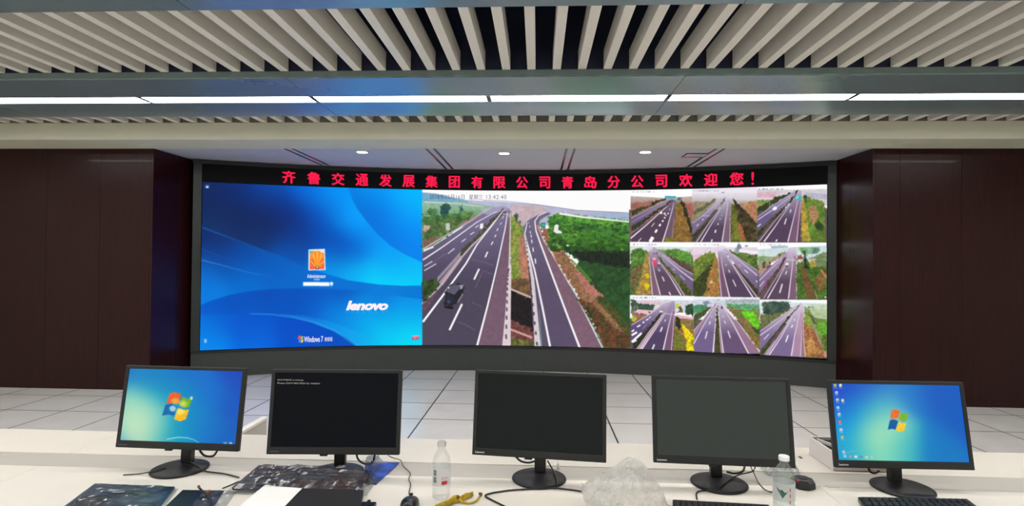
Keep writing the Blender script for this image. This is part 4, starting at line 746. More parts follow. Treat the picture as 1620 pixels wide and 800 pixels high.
    feed(cv, (1196, 468, 7.692), [(45, 40), (872, 46), (880, 760), (48, 720)], [
        ('p', [(0, 0), (920, 0), (920, 800), (0, 800)], (250, 252, 252)), ('p', [(40, 90), (540, 80), (870, 90), (875, 300), (40, 300)], (214, 226, 230), .06, 4), ('p', [(75, 85), (150, 70), (410, 60), (415, 150), (330, 200), (210, 240), (90, 210)], (52, 72, 66), .4, 2.8, dict(col2=(74, 96, 80))), ('p', [(50, 215), (200, 230), (340, 190), (430, 140), (440, 150), (300, 240), (50, 410)], (108, 114, 70), .35, 2.6),
        ('p', [(48, 420), (300, 240), (520, 100), (545, 95), (420, 260), (50, 650)], (206, 190, 206), .04, 4, dict(col2=(128, 112, 150), grad=(130, 480))), ('l', [(50, 425), (300, 255), (500, 110)], 10, (192, 172, 176), 5), ('l', [(50, 480), (250, 335), (450, 180)], 13, (228, 206, 226), 5), ('d', [(160, 462, 95, 528, 12)], (222, 208, 232)),
        ('p', [(535, 100), (540, 112), (400, 280), (250, 460), (110, 650), (60, 700), (80, 660), (150, 560), (290, 370), (420, 230)], (70, 62, 48), .5, 2.2), ('p', [(60, 680), (160, 570), (180, 600), (90, 715), (58, 712)], (66, 76, 46), .4, 2.4),
        ('p', [(95, 715), (230, 540), (420, 270), (550, 90), (578, 100), (585, 300), (600, 745)], (214, 198, 214), .04, 4, dict(col2=(124, 106, 146), grad=(130, 540))), ('p', [(435, 730), (500, 360), (540, 200), (580, 210), (575, 740)], (190, 150, 172), .05, 4, dict(alpha=.7)), ('l', [(130, 715), (270, 510), (420, 290)], 24, (206, 172, 190), 6), ('l', [(100, 712), (230, 540)], 8, (226, 206, 214), 5), ('l', [(160, 718), (300, 510), (440, 260)], 15, LN, 5), ('l', [(430, 730), (470, 480), (530, 210)], 15, LN, 5), ('l', [(540, 735), (560, 400)], 11, (224, 190, 208), 5), ('l', [(562, 735), (568, 450), (570, 300)], 9, (130, 96, 106), 4), ('d', [(392, 475, 362, 560, 15), (445, 350, 432, 385, 13), (470, 280, 465, 300, 10)], (250, 246, 252)),
        ('p', [(585, 140), (700, 160), (872, 170), (880, 760), (590, 745), (580, 450)], (134, 146, 82), .3, 3, dict(col2=(116, 136, 70))), ('p', [(620, 100), (870, 100), (872, 290), (700, 260)], (190, 206, 170), .15, 4, dict(alpha=.8)), ('p', [(590, 340), (700, 400), (760, 520), (860, 760), (600, 740), (580, 500)], (172, 128, 70), .45, 2.2, dict(col2=(142, 88, 66))), ('p', [(590, 220), (660, 240), (660, 340), (600, 330)], (136, 156, 58), .3, 2.6), ('p', [(720, 320), (872, 300), (875, 480), (780, 520)], (106, 166, 56), .35, 2.6), ('p', [(640, 200), (700, 250), (740, 380), (720, 360), (660, 260)], (74, 82, 66), .4, 2.2), ('l', [(710, 380), (740, 480), (790, 580)], 16, (176, 136, 126), 20), ('l', [(830, 660), (850, 740)], 26, (206, 142, 132), 30), ('p', [(780, 500), (870, 440), (878, 700), (820, 640)], (92, 110, 52), .4, 2.4), ('p', [(600, 560), (680, 480), (750, 690), (650, 720)], (190, 138, 82), .5, 2), ('l', [(575, 300), (580, 500), (600, 740)], 6, (236, 200, 180), 14, .8), ('e', 645, 138, 16, 10, (90, 110, 100)), ('e', 690, 140, 12, 8, (100, 120, 110)), ('cap', 70, 62, 400, (190, 196, 205))])

LED = Canvas(296, 284, 1326, 576)
paint_desktop(LED); LED.soften(1)
LED.ragged = 4.0; paint_highway(LED); LED.ragged = 2.6; paint_feeds(LED)
LED.soften(1)

# ------------------------------------------------------------------ the curved video wall
AX, AY, AR = -0.27, 7.80-10.35, 10.35
Z0, Z1, Z2 = 0.35, 2.515, 2.742
def arc(s, z, off=0.0):
    r = AR-off; a = s/AR; return (r*math.sin(a), AY-7.80+r*math.cos(a), z)     # local to the wall's own origin
def arcv(s, z, off=0.0):
    r = AR-off; a = s/AR; return np.stack([r*np.sin(a), AY-7.80+r*np.cos(a), z], -1)
VO = (AX, 7.80, 0.0)
vw = thing('video_wall', 'large curved LED video wall with a red welcome line over lit desktop and highway pictures', 'video wall', VO)
def arc_block(s0, s1, z0, z1, o0, o1, n=48):
    mb = MB(); b_ = len(mb.v)
    for i in range(n+1):
        s = s0+(s1-s0)*i/n
        mb.v += [arc(s, z0, o0), arc(s, z0, o1), arc(s, z1, o1), arc(s, z1, o0)]
    for i in range(n):
        for k in range(4):
            a = i*4+k; c = i*4+(k+1) % 4; mb.f.append((a, c, c+4, a+4))
    mb.f += [(3, 2, 1, 0), (n*4, n*4+1, n*4+2, n*4+3)]
    return mb
SL, S1, S2, SR = -4.158, -1.322, 1.549, 3.935
arc_block(-4.262, 4.035, .001, .305, -.12, .0).build('plinth', 'plinth', vw)
plabel(arc_block(-4.262, 4.035, .306, Z0-.006, -.12, .008).build('lower_frame', 'bezel', vw), 'dark strip under the pictures')
arc_block(-4.27, 4.043, Z2+.004, 2.798, -.12, .012).build('upper_frame', 'bezel', vw)
for s0, s1 in ((-4.262, SL-.006), (SR+.006, 4.035)):
    p = arc_block(s0, s1, Z0-.004, Z2+.003, -.12, .016, 4).build('side_post', 'bezel_post', vw)
    arc_block(s0+.01, s1-.01, Z2-.14, Z2-.128, .017, .022, 3).build('post_clip', 'plinth', p)
tk = plabel(arc_block(SL-.004, SR+.004, Z1+.003, Z2+.001, -.10, -.002).build('ticker_panel', 'led_black', vw), 'black LED band with a red line of Chinese welcome text')
mb = MB()
chars = '齐鲁交通发展集团有限公司青岛分公司欢迎您'
for i, ch in enumerate(chars):
    sc = -3.125+i*.3168
    wd = {'团': .078, '司': .078, '有': .081, '青': .082}.get(ch, .086)
    for dx, dz in ((-.0065, .002), (.0065, -.002), (0, .0045), (0, -.0045), (-.003, -.003), (.003, .003)):
        add_text(mb, ch, lambda x, y: arc(x+dx, y+dz, .0015), sc-wd+.006, sc+wd-.006, 2.55, 2.712)
for dx in (-.005, 0, .005): add_text(mb, '!', lambda x, y: arc(x+dx, y, .0015), 3.078, 3.1, 2.546, 2.712)
mb.build('red_lettering', 'ledred', tk)
def led_panel(name, s0, s1, z0, z1, lab, step=.0062):
    nu, nv = int((s1-s0)/step), int((z1-z0)/step)
    o = picture_grid(name, lambda u, v: arcv(s0+(s1-s0)*u, z0+(z1-z0)*v), nu, nv, LED, vw, 'picture', VO)
    return plabel(o, lab)
dk = led_panel('desktop_picture', SL, S1, Z0, Z1, 'lit blue login desktop picture at the left')
hw = led_panel('highway_picture', S1, S2, Z0, Z1, 'large lit picture of a divided highway with a ramp')
fl = ['brown slopes and white lane arrows', 'hazy road with green verge', 'white car and teal road sign', 'red truck', 'empty road beside orange bank', 'white car by a dark tree', 'bridge and yellow flowers', 'two straight roads by a bright green field', 'pale road with orange bank']
row = ['top', 'middle', 'bottom']; cl_ = ['left', 'centre', 'right']
for j in range(3):
    for i in range(3):
        a = S2+(SR-S2)*i/3; c = S2+(SR-S2)*(i+1)/3; h = (Z1-Z0)/3
        led_panel('camera_picture', a, c, Z1-h*(j+1), Z1-h*j, 'small lit camera picture, %s row %s: %s' % (row[j], cl_[i], fl[j*3+i]))
# writing on the desktop and highway pictures
def led_at(x, y):
    d = ray(x, y); cx, cy = AX, AY; A = d[0]**2+d[1]**2; B = -2*(d[0]*cx+d[1]*cy); Cc = cx*cx+cy*cy-AR*AR
    t = (-B+math.sqrt(B*B-4*A*Cc))/(2*A); W_ = CO+d*t
    return AR*math.atan2(W_[0]-cx, W_[1]-cy), W_[2]
def led_text(body, x0, y0, x1, y1, name, m, parent, **k):
    """letters standing in the box whose picture corners are (x0,y0) top left and (x1,y1) bottom right"""
    s0, za = led_at(x0, y0); s1, zb = led_at(x1, y1)
    return add_text(MB(), body, lambda x, y: arc(x, y, .0015), s0, s1, zb, za, **k).build(name, m, parent)
led_text('lenovo', 547.5, 475.5, 614, 490.5, 'maker_wordmark', 'pinkw_e', dk, offset=.05, shear=.25, spacing=.93)
led_text('Windows 7', 481, 532, 511, 540.5, 'system_wordmark', 'pinkw_e', dk, offset=.012, spacing=.95)
led_text('旗舰版', 513.5, 533, 526, 539.5, 'system_edition', 'pinkw_e', dk)
led_text('Administrator', 486, 433.5, 515.5, 439.6, 'account_name', 'pinkw_e', dk, offset=.01)
for (bx, cc) in (((471.5, 531.5, 475.2, 536.5), (235, 90, 50)), ((475.6, 532.5, 479, 537.3), (150, 200, 70)), ((472.3, 537, 475.8, 541.8), (80, 140, 230)), ((476.2, 537.8, 479.4, 542), (250, 200, 60))):
    s0, za = led_at(bx[0], bx[1]); s1, zb = led_at(bx[2], bx[3])
    MB().grid(lambda u, v: arc(s0+(s1-s0)*u+.012*(v-.5), zb+(za-zb)*v+.01*math.sin(u*math.pi), .0015), 4, 2).build('flag_pane', emis('flag_pane', cc, 1.0), dk)
led_text('2018年05月16日', 679.5, 306.5, 735, 315.5, 'date_stamp', 'grey_e', hw)
led_text('星期三', 742, 307.5, 764, 316, 'weekday_stamp', 'grey_e', hw)
led_text('13:42:40', 769.5, 308, 801, 315, 'time_stamp', 'grey_e', hw, spacing=1.15)

# ------------------------------------------------------------------ the console desk
ZD = 0.735
dk_t = thing('console_desk', 'long white control room desk carrying the row of monitors', 'desk', (0, 1.9, 0))
SEAMS = [-6.5, -3.4, -1.9, 1.02, 2.55, 6.5]
def rel(mb, loc):
    mb.v = [(v[0]-loc[0], v[1]-loc[1], v[2]-loc[2]) for v in mb.v]; return mb
DL = (0, 1.9, 0)
for a, c in zip(SEAMS[:-1], SEAMS[1:]):
    rel(MB().box(a+.0008, c-.0008, 1.42, 2.068, ZD-.03, ZD), DL).build('worktop', 'desk', dk_t, bevel=.002)
    rel(MB().box(a+.0008, c-.0008, 2.20, 2.49, ZD-.03, ZD+.003), DL).build('rear_top', 'desk', dk_t, bevel=.003)
plabel(rel(MB().box(-6.5, 6.5, 2.069, 2.199, ZD-.03, ZD-.0005), DL).build('cable_trough_lid', 'strip', dk_t), 'grey strip along the middle of the white desk top')
for x in (-6.4, -3.4, -1.9, 1.02, 2.55, 6.4):
    rel(MB().box(x-.02, x+.02, 1.5, 2.46, 0, ZD-.031), DL).build('end_panel', 'desk', dk_t)
rel(MB().box(-6.4, 6.4, 2.462, 2.48, .02, ZD-.031), DL).build('modesty_panel', 'desk', dk_t)
for px, py, hw_, hd in ((1318, 769.5, .02, .008),):
    p = at_z(px, py, ZD); rel(MB().box(p[0]-hw_, p[0]+hw_, p[1]-hd, p[1]+hd, ZD+.0, ZD+.0015), DL).build('grommet', 'strip', dk_t)
for a, c in (((1263, 722), (1270, 724.5)), ((1295, 725), (1302, 730))):
    p = at_z(*a, ZD+.004); q = at_z(*c, ZD+.004)
    rel(MB().box(min(p[0], q[0]), max(p[0], q[0]), min(p[1], q[1]), max(p[1], q[1])+.004, ZD+.003, ZD+.0042), DL).build('socket_slot', 'bezel_post', dk_t)

# ------------------------------------------------------------------ monitors
PW, PH = .486, .305
def paint_wall1(cv):
    cv.idw([(150, 560), (400, 560), (400, 730), (150, 730)], [(176, 590, (18, 90, 190)), (180, 700, (30, 140, 200)), (225, 592, (22, 134, 196)), (250, 595, (10, 118, 200)), (300, 590, (14, 104, 200)), (375, 592, (20, 70, 185)), (372, 640, (8, 84, 190)), (366, 690, (6, 92, 188)), (335, 620, (0, 112, 205)), (330, 680, (0, 116, 198)),
        (250, 620, (0, 150, 190)), (225, 640, (120, 208, 186)), (232, 655, (205, 236, 196)), (226, 668, (236, 242, 200)), (222, 678, (226, 236, 180)), (215, 660, (205, 230, 190)), (240, 690, (90, 190, 180)), (275, 690, (0, 150, 190)), (285, 620, (0, 142, 196)), (300, 660, (0, 138, 200)), (250, 660, (40, 170, 184)), (195, 640, (120, 205, 185)), (190, 670, (170, 220, 190))])
    cv.T = (217, 575, 5.333)
    for pts, c1, c2 in (([(275, 250), (318, 240), (372, 256), (352, 336), (300, 330), (246, 338)], (236, 98, 44), (250, 190, 70)), ([(382, 276), (425, 296), (466, 290), (442, 362), (404, 380), (352, 345)], (110, 172, 40), (230, 232, 110)),
                        ([(240, 346), (290, 336), (336, 362), (310, 440), (268, 428), (210, 438)], (10, 100, 170), (60, 160, 210)), ([(345, 374), (392, 390), (438, 386), (410, 470), (360, 486), (310, 468)], (250, 190, 30), (252, 236, 140))):
        cv.poly(pts, c1, .1, 3); cx = sum(p[0] for p in pts)/6; cy = sum(p[1] for p in pts)/6
        tx, ty = cx+(342-cx)*.35, cy+(362-cy)*.35
        for k in range(4): cv.ell(tx, ty, 40-k*9, 32-k*7, c2, 0, .3)
    cv.ell(300, 378, 26, 24, (235, 245, 235), 0, .6); cv.ell(458, 290, 12, 14, (230, 245, 190), 0, .8)
    cv.line([(250, 637), (340, 620), (420, 624), (480, 642), (526, 671)], 7, (205, 240, 250), .85, 4); cv.line([(250, 640), (340, 626), (420, 630), (470, 650)], 10, (120, 215, 220), .3, 2)
    for x, c in ((728, (160, 190, 220)), (742, (210, 225, 235)), (776, (230, 235, 200)), (790, (220, 230, 235))): cv.poly([(x, 662), (x+10, 660), (x+12, 680), (x+2, 680)], c, alpha=.8)
def paint_wall5(cv):
    cv.idw([(1290, 580), (1560, 580), (1560, 760), (1290, 760)], [(1325, 612, (26, 66, 190)), (1370, 610, (32, 74, 196)), (1405, 615, (40, 110, 205)), (1335, 640, (16, 96, 205)), (1370, 635, (20, 120, 205)), (1340, 665, (6, 140, 220)), (1345, 690, (10, 165, 220)), (1342, 720, (20, 150, 205)), (1365, 660, (24, 170, 206)),
        (1390, 650, (84, 196, 196)), (1400, 640, (90, 196, 196)), (1378, 685, (176, 228, 180)), (1392, 678, (196, 236, 176)), (1385, 710, (150, 222, 180)), (1362, 715, (70, 195, 190)), (1405, 700, (110, 210, 190)), (1405, 672, (160, 225, 190)), (1430, 700, (60, 180, 190)), (1440, 630, (30, 120, 200)), (1480, 620, (20, 90, 190)), (1480, 700, (10, 120, 195)), (1515, 660, (10, 90, 190))])
    cv.T = (1300, 590, 7.275)
    ic = [(152, 142, (215, 215, 90), (120, 130, 60)), (215, 143, (240, 232, 190), (200, 190, 120)), (170, 228, (225, 225, 240), (120, 80, 160)), (180, 310, (225, 240, 235), (60, 130, 90)), (240, 315, (250, 190, 140), (240, 240, 240)), (186, 400, (190, 215, 235), (110, 160, 200)), (200, 475, (230, 240, 245), (130, 160, 190)), (208, 562, (235, 110, 60), (250, 160, 90)), (221, 655, (240, 240, 235), (220, 70, 60)), (236, 740, (240, 170, 80), (120, 200, 160)), (252, 905, (190, 160, 230), (240, 240, 240))]
    for x, y, a, b_ in ic:
        cv.poly([(x-16, y-18), (x+14, y-20), (x+18, y+12), (x-12, y+16)], a, .15, 2); cv.ell(x+2, y+2, 9, 9, b_, 0, .8); cv.line([(x-14, y+28), (x+24, y+28)], 8, (220, 230, 240), .5)
    for k, c in enumerate([(170, 220, 240), (225, 150, 130), (240, 235, 220), (90, 130, 190), (240, 210, 140), (170, 210, 180)]):
        cv.poly([(250+k*62, 942+k*3), (282+k*62, 942+k*3), (286+k*62, 968+k*3), (254+k*62, 968+k*3)], c, .1, 2, alpha=.85)
    cv.line([(240, 930), (330, 905), (420, 880)], 7, (190, 240, 245), .5, 2)
    for pts, c in (([(800, 430), (850, 415), (900, 430), (880, 520), (830, 520), (790, 525)], (236, 110, 50)), ([(910, 450), (960, 470), (1000, 460), (975, 545), (930, 560), (885, 530)], (120, 180, 50)), ([(785, 540), (830, 530), (880, 550), (850, 650), (810, 640), (760, 650)], (14, 90, 160)), ([(890, 560), (935, 578), (975, 570), (950, 660), (900, 676), (850, 660)], (250, 200, 50))): cv.poly(pts, c, .1, 3)
CV1 = Canvas(150, 560, 400, 730); paint_wall1(CV1); CV1.soften(1)
CV5 = Canvas(1290, 580, 1560, 760); paint_wall5(CV5); CV5.soften(1)
def flat_canvas(x0, y0, x1, y1, c): return Canvas(x0, y0, x1, y1, c)
def monitor(x, py, pz, yaw, tilt, label, canvas, mark, roughness='lcd', res=(150, 92)):
    root = thing('computer_monitor', label, 'monitor', (x, 2.07, ZD), math.radians(yaw), 'monitors on the control desk')
    # stand
    mb = MB(); mb.lathe([(.001, .0005), (.098, .0005), (.1, .003), (.099, .006), (.09, .0095), (.05, .013), (.001, .014)], 48, cap=False)
    mb.build('stand_base', 'base', root, smooth=True)
    lean = .014
    mb = MB().hexa([(-.021, .028, .012), (.021, .028, .012), (.021, .056, .012), (-.021, .056, .012), (-.021, .028+lean, .20), (.021, .028+lean, .20), (.021, .056+lean, .20), (-.021, .056+lean, .20)])
    mb.build('stand_column', 'blk', root, bevel=.004)
    # panel frame of reference
    ty = math.radians(tilt); c, s = math.cos(ty), math.sin(ty); oy, oz = py-2.07, pz-ZD
    def T(u, v, w_): return (u, oy+v*s+w_*c, oz+v*c-w_*s)      # u across, v up the panel, w away from the viewer
    def tb(mb, u0, u1, v0, v1, w0, w1):
        return mb.hexa([T(u0, v0, w0), T(u1, v0, w0), T(u1, v0, w1), T(u0, v0, w1), T(u0, v1, w0), T(u1, v1, w0), T(u1, v1, w1), T(u0, v1, w1)])
    bs, bt, bb = .0145, .0125, .0265
    h = PW/2; mb = MB()
    O = [(-h, 0), (h, 0), (h, PH), (-h, PH)]; I = [(-h+bs, bb), (h-bs, bb), (h-bs, PH-bt), (-h+bs, PH-bt)]; Cc = [(-h-.0, -.0), (h, 0), (h, PH), (-h, PH)]
    n = len(mb.v)
    for ring, w_ in ((I, .006), (I, .0), (O, .0), (O, .018), (I, .018)):
        mb.v += [T(p[0], p[1], w_) for p in ring]
    for r in range(4):
        for i in range(4): mb.f.append((n+r*4+i, n+r*4+(i+1) % 4, n+(r+1)*4+(i+1) % 4, n+(r+1)*4+i))
    bz = mb.build('bezel', 'bezel', root, bevel=.0025)
    mb = MB()
    n = len(mb.v)
    for ring, w_ in (([(-h+.002, .002), (h-.002, .002), (h-.002, PH-.002), (-h+.002, PH-.002)], .0182), ([(-h+.012, .012), (h-.012, .012), (h-.012, PH-.012), (-h+.012, PH-.012)], .032), ([(-.13, .05), (.13, .05), (.13, .25), (-.13, .25)], .040)):
        mb.v += [T(p[0], p[1], w_) for p in ring]
    for r in range(2):
        for i in range(4): mb.f.append((n+r*4+i, n+r*4+(i+1) % 4, n+(r+1)*4+(i+1) % 4, n+(r+1)*4+i))
    mb.f += [(n+3, n+2, n+1, n), (n+8, n+9, n+10, n+11)]
    mb.build('back_cover', 'blk2', root)
    tb(MB(), -.05, -.022, -.007, -.0002, .006, .016).build('button_pad', 'blk', root, bevel=.002)
    cy, sy = math.cos(math.radians(yaw)), math.sin(math.radians(yaw))
    def loc(u, v):
        U = -h+bs-.001+(2*h-2*bs+.002)*u; V = bb-.001+(PH-bt-bb+.002)*v; w_ = .0035
        return np.stack([U, oy+V*s+w_*c, oz+V*c-w_*s], -1)
    def wor(Q):
        return np.stack([x+Q[:, 0]*cy-Q[:, 1]*sy, 2.07+Q[:, 0]*sy+Q[:, 1]*cy, ZD+Q[:, 2]], -1)
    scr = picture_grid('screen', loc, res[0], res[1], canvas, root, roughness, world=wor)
    mb = MB(); add_text(mb, 'Lenovo', lambda a, b_: T(a, b_, -.0004), -h+.012, -h+.046, .0078, .0148, offset=.03)
    mb.build('wordmark', mark, bz)
    return root, T, scr
MT['lcd_painted_tone'] = screen_mat('lcd_painted_tone', rough=.4, spec=.05)  # even emission; on the two blank screens it stands in for room reflection
m1 = monitor(-1.351, 2.045, .818, -1.9, 8.9, 'black monitor showing a blue desktop with a four-colour window flag', CV1, 'logodim', res=(240, 150))
m2 = monitor(-.746, 2.018, .823, 3.1, 7.7, 'black monitor with two lines of white boot error text on a black screen', flat_canvas(400, 570, 660, 740, (9, 11, 15)), 'logodim', 'lcd_painted_tone', res=(20, 12))
m3 = monitor(.012, 2.021, .826, -6.0, 8.2, 'black monitor with a blank dark screen, standing left of the crumpled plastic bag', flat_canvas(730, 570, 980, 750, (27, 31, 28)), 'logo', 'lcd_painted_tone', res=(20, 12))  # reflected room painted as a faint dark grey emission
m4 = monitor(.665, 2.006, .824, -2.7, 10.2, 'black monitor with a blank screen painted grey for reflected room light, right of the crumpled plastic bag', flat_canvas(1010, 580, 1280, 760, (58, 63, 58)), 'logo', 'lcd_painted_tone', res=(20, 12))  # stronger reflection of the room, painted as even grey emission
m5 = monitor(1.311, 2.054, .811, .9, 10.0, 'black monitor showing a blue desktop with a column of small icons', CV5, 'logo', res=(240, 150))
T2 = m2[1]; h = PW/2
mb = MB()
add_text(mb, 'BOOTMGR is missing', lambda a, b_: T2(a, b_, .0030), -.2205, -.125, .2625, .2685, offset=.01)
add_text(mb, 'Press Ctrl+Alt+Del to restart', lambda a, b_: T2(a, b_, .0030), -.2205, -.062, .2515, .2575, offset=.01)
mb.build('boot_text', 'text_e', m2[2])

# ------------------------------------------------------------------ things on the desk
DZ = ZD+.0006
def quadw(px, z):            # four picture corners TL, TR, BR, BL on the level z
    return [Vector(at_z(x, y, z)) for x, y in px]
def cen(q): return ((q[0]+q[1]+q[2]+q[3])/4)
def bil(q, u, v):            # u left to right, v near to far
    return q[3]*(1-u)*(1-v)+q[2]*u*(1-v)+q[1]*u*v+q[0]*(1-u)*v
def slab(mb, q, z0, z1, loc, inset=0.0):
    c = cen(q); p = [v+(c-v)*inset for v in q]
    B_ = [(p[i].x-loc[0], p[i].y-loc[1], z0-loc[2]) for i in (3, 2, 1, 0)]; T_ = [(p[i].x-loc[0], p[i].y-loc[1], z1-loc[2]) for i in (3, 2, 1, 0)]
    return mb.hexa(B_+T_)
def base(q): c = cen(q); return (c.x, c.y, DZ)
def cable(pts, r, label, name='cable', group=None, sub=5, m='cable', cat='cable'):
    P = []
    for p in pts:
        if len(p) == 3: P.append(at_z(p[0], p[1], p[2]))
        else: P.append(at_y(p[0], p[1], p[3]))       # (x, y, None, depth): a hanging stretch
    z = min(p[2] for p in P); loc = (P[0][0], P[0][1], z-r)
    o = MB().tube([(p[0]-loc[0], p[1]-loc[1], p[2]-loc[2]) for p in P], r, 8, sub).build(name, m, None, smooth=True, loc=loc)
    return tag(o, label, cat, group)
def keyboard(px, rows, cols, h, label, group='keyboards on the desk'):
    q = quadw(px, DZ+h); loc = base(q)
    t = thing('keyboard', label, 'keyboard', loc, 0, group)
    slab(MB(), q, DZ, DZ+h*.75, loc).build('body', 'blk', t, bevel=.002)
    mb = MB()
    for j in range(rows):
        for i in range(cols):
            if j == 0 and 3 < i < 9 and i != 4: continue
            u0 = .02+.96*i/cols; u1 = .02+.96*(i+1 if not (j == 0 and i == 4) else 9)/cols; v0 = .05+.9*j/rows; v1 = .05+.9*(j+1)/rows
            gu, gv = (u1-u0)*.06, (v1-v0)*.08
            b4 = [bil(q, a, c) for a, c in ((u0+gu, v0+gv), (u1-gu, v0+gv), (u1-gu, v1-gv), (u0+gu, v1-gv))]; m_ = (b4[0]+b4[1]+b4[2]+b4[3])/4
            t4 = [v+(m_-v)*.16 for v in b4]
            mb.hexa([(v.x-loc[0], v.y-loc[1], h*.752) for v in b4]+[(v.x-loc[0], v.y-loc[1], h*.75+.006) for v in t4])
    mb.build('keys', 'key', t)
    return t
def film_sheet(name, q, z, amp, parent, loc, m='film', nu=44, nv=22, spread=.06, seed=3):
    def f(u, v):
        uu, vv = -spread+(1+2*spread)*u, -spread+(1+2*spread)*v
        p = bil(q, uu, vv)
        n = float(fbm(np.array([u*7.0+seed]), np.array([v*5.0+seed*2]), seed)[0]); r_ = abs(float(vnoise(np.array([u*9.0+v*6+seed]), np.array([v*9.0-u*3]), seed+9)[0])-.5)*2
        e = min(u, 1-u, v, 1-v)*8; e = min(1, e)
        return (p.x-loc[0]+.004*(n-.5), p.y-loc[1]+.004*(r_-.5), (z-loc[2])*e+(DZ+.001-loc[2])*(1-e)+amp*n*e+amp*.8*(1-r_)**3*e)
    return MB().grid(f, nu, nv).build(name, m, parent, smooth=False)

# wrapped keyboards and printed packs at the left
q = quadw([(409, 739), (588, 748), (569, 775), (367, 772)], DZ+.016); loc = base(q)
t = thing('wrapped_keyboard', 'dark keyboard in crinkled clear film in front of the monitor with boot text', 'keyboard', loc)
zl = lambda v: .0085+.0075*(v[1]-min(p.y for p in q))/(max(p.y for p in q)-min(p.y for p in q))      # it leans on the stand's base
def lean(mb): mb.v = [(v[0], v[1], v[2]+zl((0, v[1]+loc[1]))) for v in mb.v]; return mb
lean(slab(MB(), q, DZ+.001, DZ+.010, loc)).build('body', 'maroon', t, bevel=.002)
mb = MB()
for j in range(5):
    for i in range(16):
        b4 = [bil(q, .03+.94*(i+a)/16, .07+.86*(j+c)/5) for a, c in ((.08, .1), (.92, .1), (.92, .9), (.08, .9))]
        mb.hexa([(v.x-loc[0], v.y-loc[1], .0102) for v in b4]+[(v.x-loc[0], v.y-loc[1], .0118) for v in b4])
lean(mb).build('keys', 'maroon', t)
film_sheet('plastic_film', q, DZ+.030, .012, t, loc, seed=3)
# blue printed pack behind it, with film
q = quadw([(579, 731), (631, 731), (595, 764), (576, 762)], DZ+.006); loc = base(q)
t = thing('printed_pack', 'blue printed pack lying by the stand of the boot text monitor', 'pack', loc)
slab(MB(), q, DZ, DZ+.0055, loc).build('board', 'blue', t)
mb = slab(MB(), [q[3]+(q[0]-q[3])*.14, q[2]+(q[1]-q[2])*.14, q[2], q[3]], DZ+.0056, DZ+.0062, loc); mb.build('dark_border', 'navyprint', t)
film_sheet('plastic_film', [q[0], (q[0]+q[1])/2, (q[2]+q[3])/2, q[3]], DZ+.012, .03, t, loc, seed=8, nu=26, nv=20)
# wrapped pack at the far left
q = quadw([(150, 763), (277, 768), (246, 806), (100, 800)], DZ+.012); loc = base(q)
t = thing('printed_pack', 'dark blue printed pack in clear film, under the monitor with the window flag', 'pack', loc)
slab(MB(), q, DZ, DZ+.010, loc).build('board', 'navyprint', t, bevel=.002)
film_sheet('plastic_film', q, DZ+.012, .006, t, loc, seed=14, nu=30, nv=16, spread=.04)
# black flat pad with a dark cable end
q = quadw([(289, 774), (354, 775), (333, 808), (253, 808)], DZ+.006); loc = base(q)
t = thing('flat_black_pack', 'flat black pack with a bent plug lead on it, left of the white paper', 'pack', loc)
slab(MB(), q, DZ, DZ+.0055, loc).build('pad', 'blk', t, bevel=.001)
film_sheet('plastic_film', [(q[0]+q[1])/2, q[1]+(q[1]-q[0])*.28, q[2]+(q[2]-q[3])*.22, (q[2]+q[3])/2], DZ+.007, .005, t, loc, seed=21, nu=22, nv=16, spread=.02)
P = [at_z(315, 771, DZ+.03), at_z(321, 777, DZ+.024), at_z(327, 782, DZ+.017), at_z(332, 788, DZ+.016), at_z(333, 797, DZ+.016), at_z(330, 806, DZ+.016)]
l2 = (P[2][0], P[2][1], DZ+.0056)
t = thing('plug_lead', 'bent black lead with orange-brown plug tips on the flat black pack', 'cable', l2)
R3 = lambda p: (p[0]-l2[0], p[1]-l2[1], p[2]-l2[2])
MB().tube([R3(p) for p in P], .0035, 8).build('lead', 'cable', t, smooth=True)
MB().tube([R3(P[0]), R3(P[0]+np.array([-.004, .002, .006]))], .0042, 8, 1).build('plug_tip', 'orange', t)
p = at_z(329.5, 782, DZ+.013); MB().lathe([(.001, 0), (.006, .001), (.0075, .005), (.006, .009), (.001, .01)], 14, R3((p[0], p[1], DZ+.018)), cap=False).build('plug_tip', 'orange', t, smooth=True)
# black box with the paper on it
q = quadw([(472, 772), (575, 775), (568, 812), (425, 812)], DZ+.02); loc = base(q)
t = thing('black_box', 'thin black box lying partly under the white paper', 'box', loc)
slab(MB(), q, DZ, DZ+.017, loc).build('tray', 'blk2', t, bevel=.0015)
slab(MB(), q, DZ+.0172, DZ+.021, loc, -.004).build('lid', 'blk2', t, bevel=.001)
q = quadw([(420, 766), (478, 772.5), (444, 806), (372, 806)], DZ+.0235); loc = (cen(q).x, cen(q).y, DZ+.0215)
mb = MB().grid(lambda u, v: (bil(q, u, v).x-loc[0], bil(q, u, v).y-loc[1], .0012+.0012*math.sin(u*5+v*3)), 12, 10)
tag(mb.build('paper_sheet', 'paper', None, loc=loc, solid=.0004), 'white paper sheet lying askew over the black box and the wrapped keyboard', 'paper')
# little black connector
p = at_z(581, 800, DZ+.01); t = thing('adapter', 'small black plug adapter right of the thin black box', 'adapter', (p[0], p[1], DZ))
MB().box(-.022, .026, -.02, .016, .0005, .018).build('shell', 'blk', t, bevel=.003)
MB().box(-.006, .004, .0165, .026, .008, .02).build('pin_block', 'blk2', t, bevel=.001)
MB().tube([(-.022, -.004, .008), (-.035, -.012, .007), (-.05, -.03, .006)], .003, 8).build('lead', 'cable', t, smooth=True)

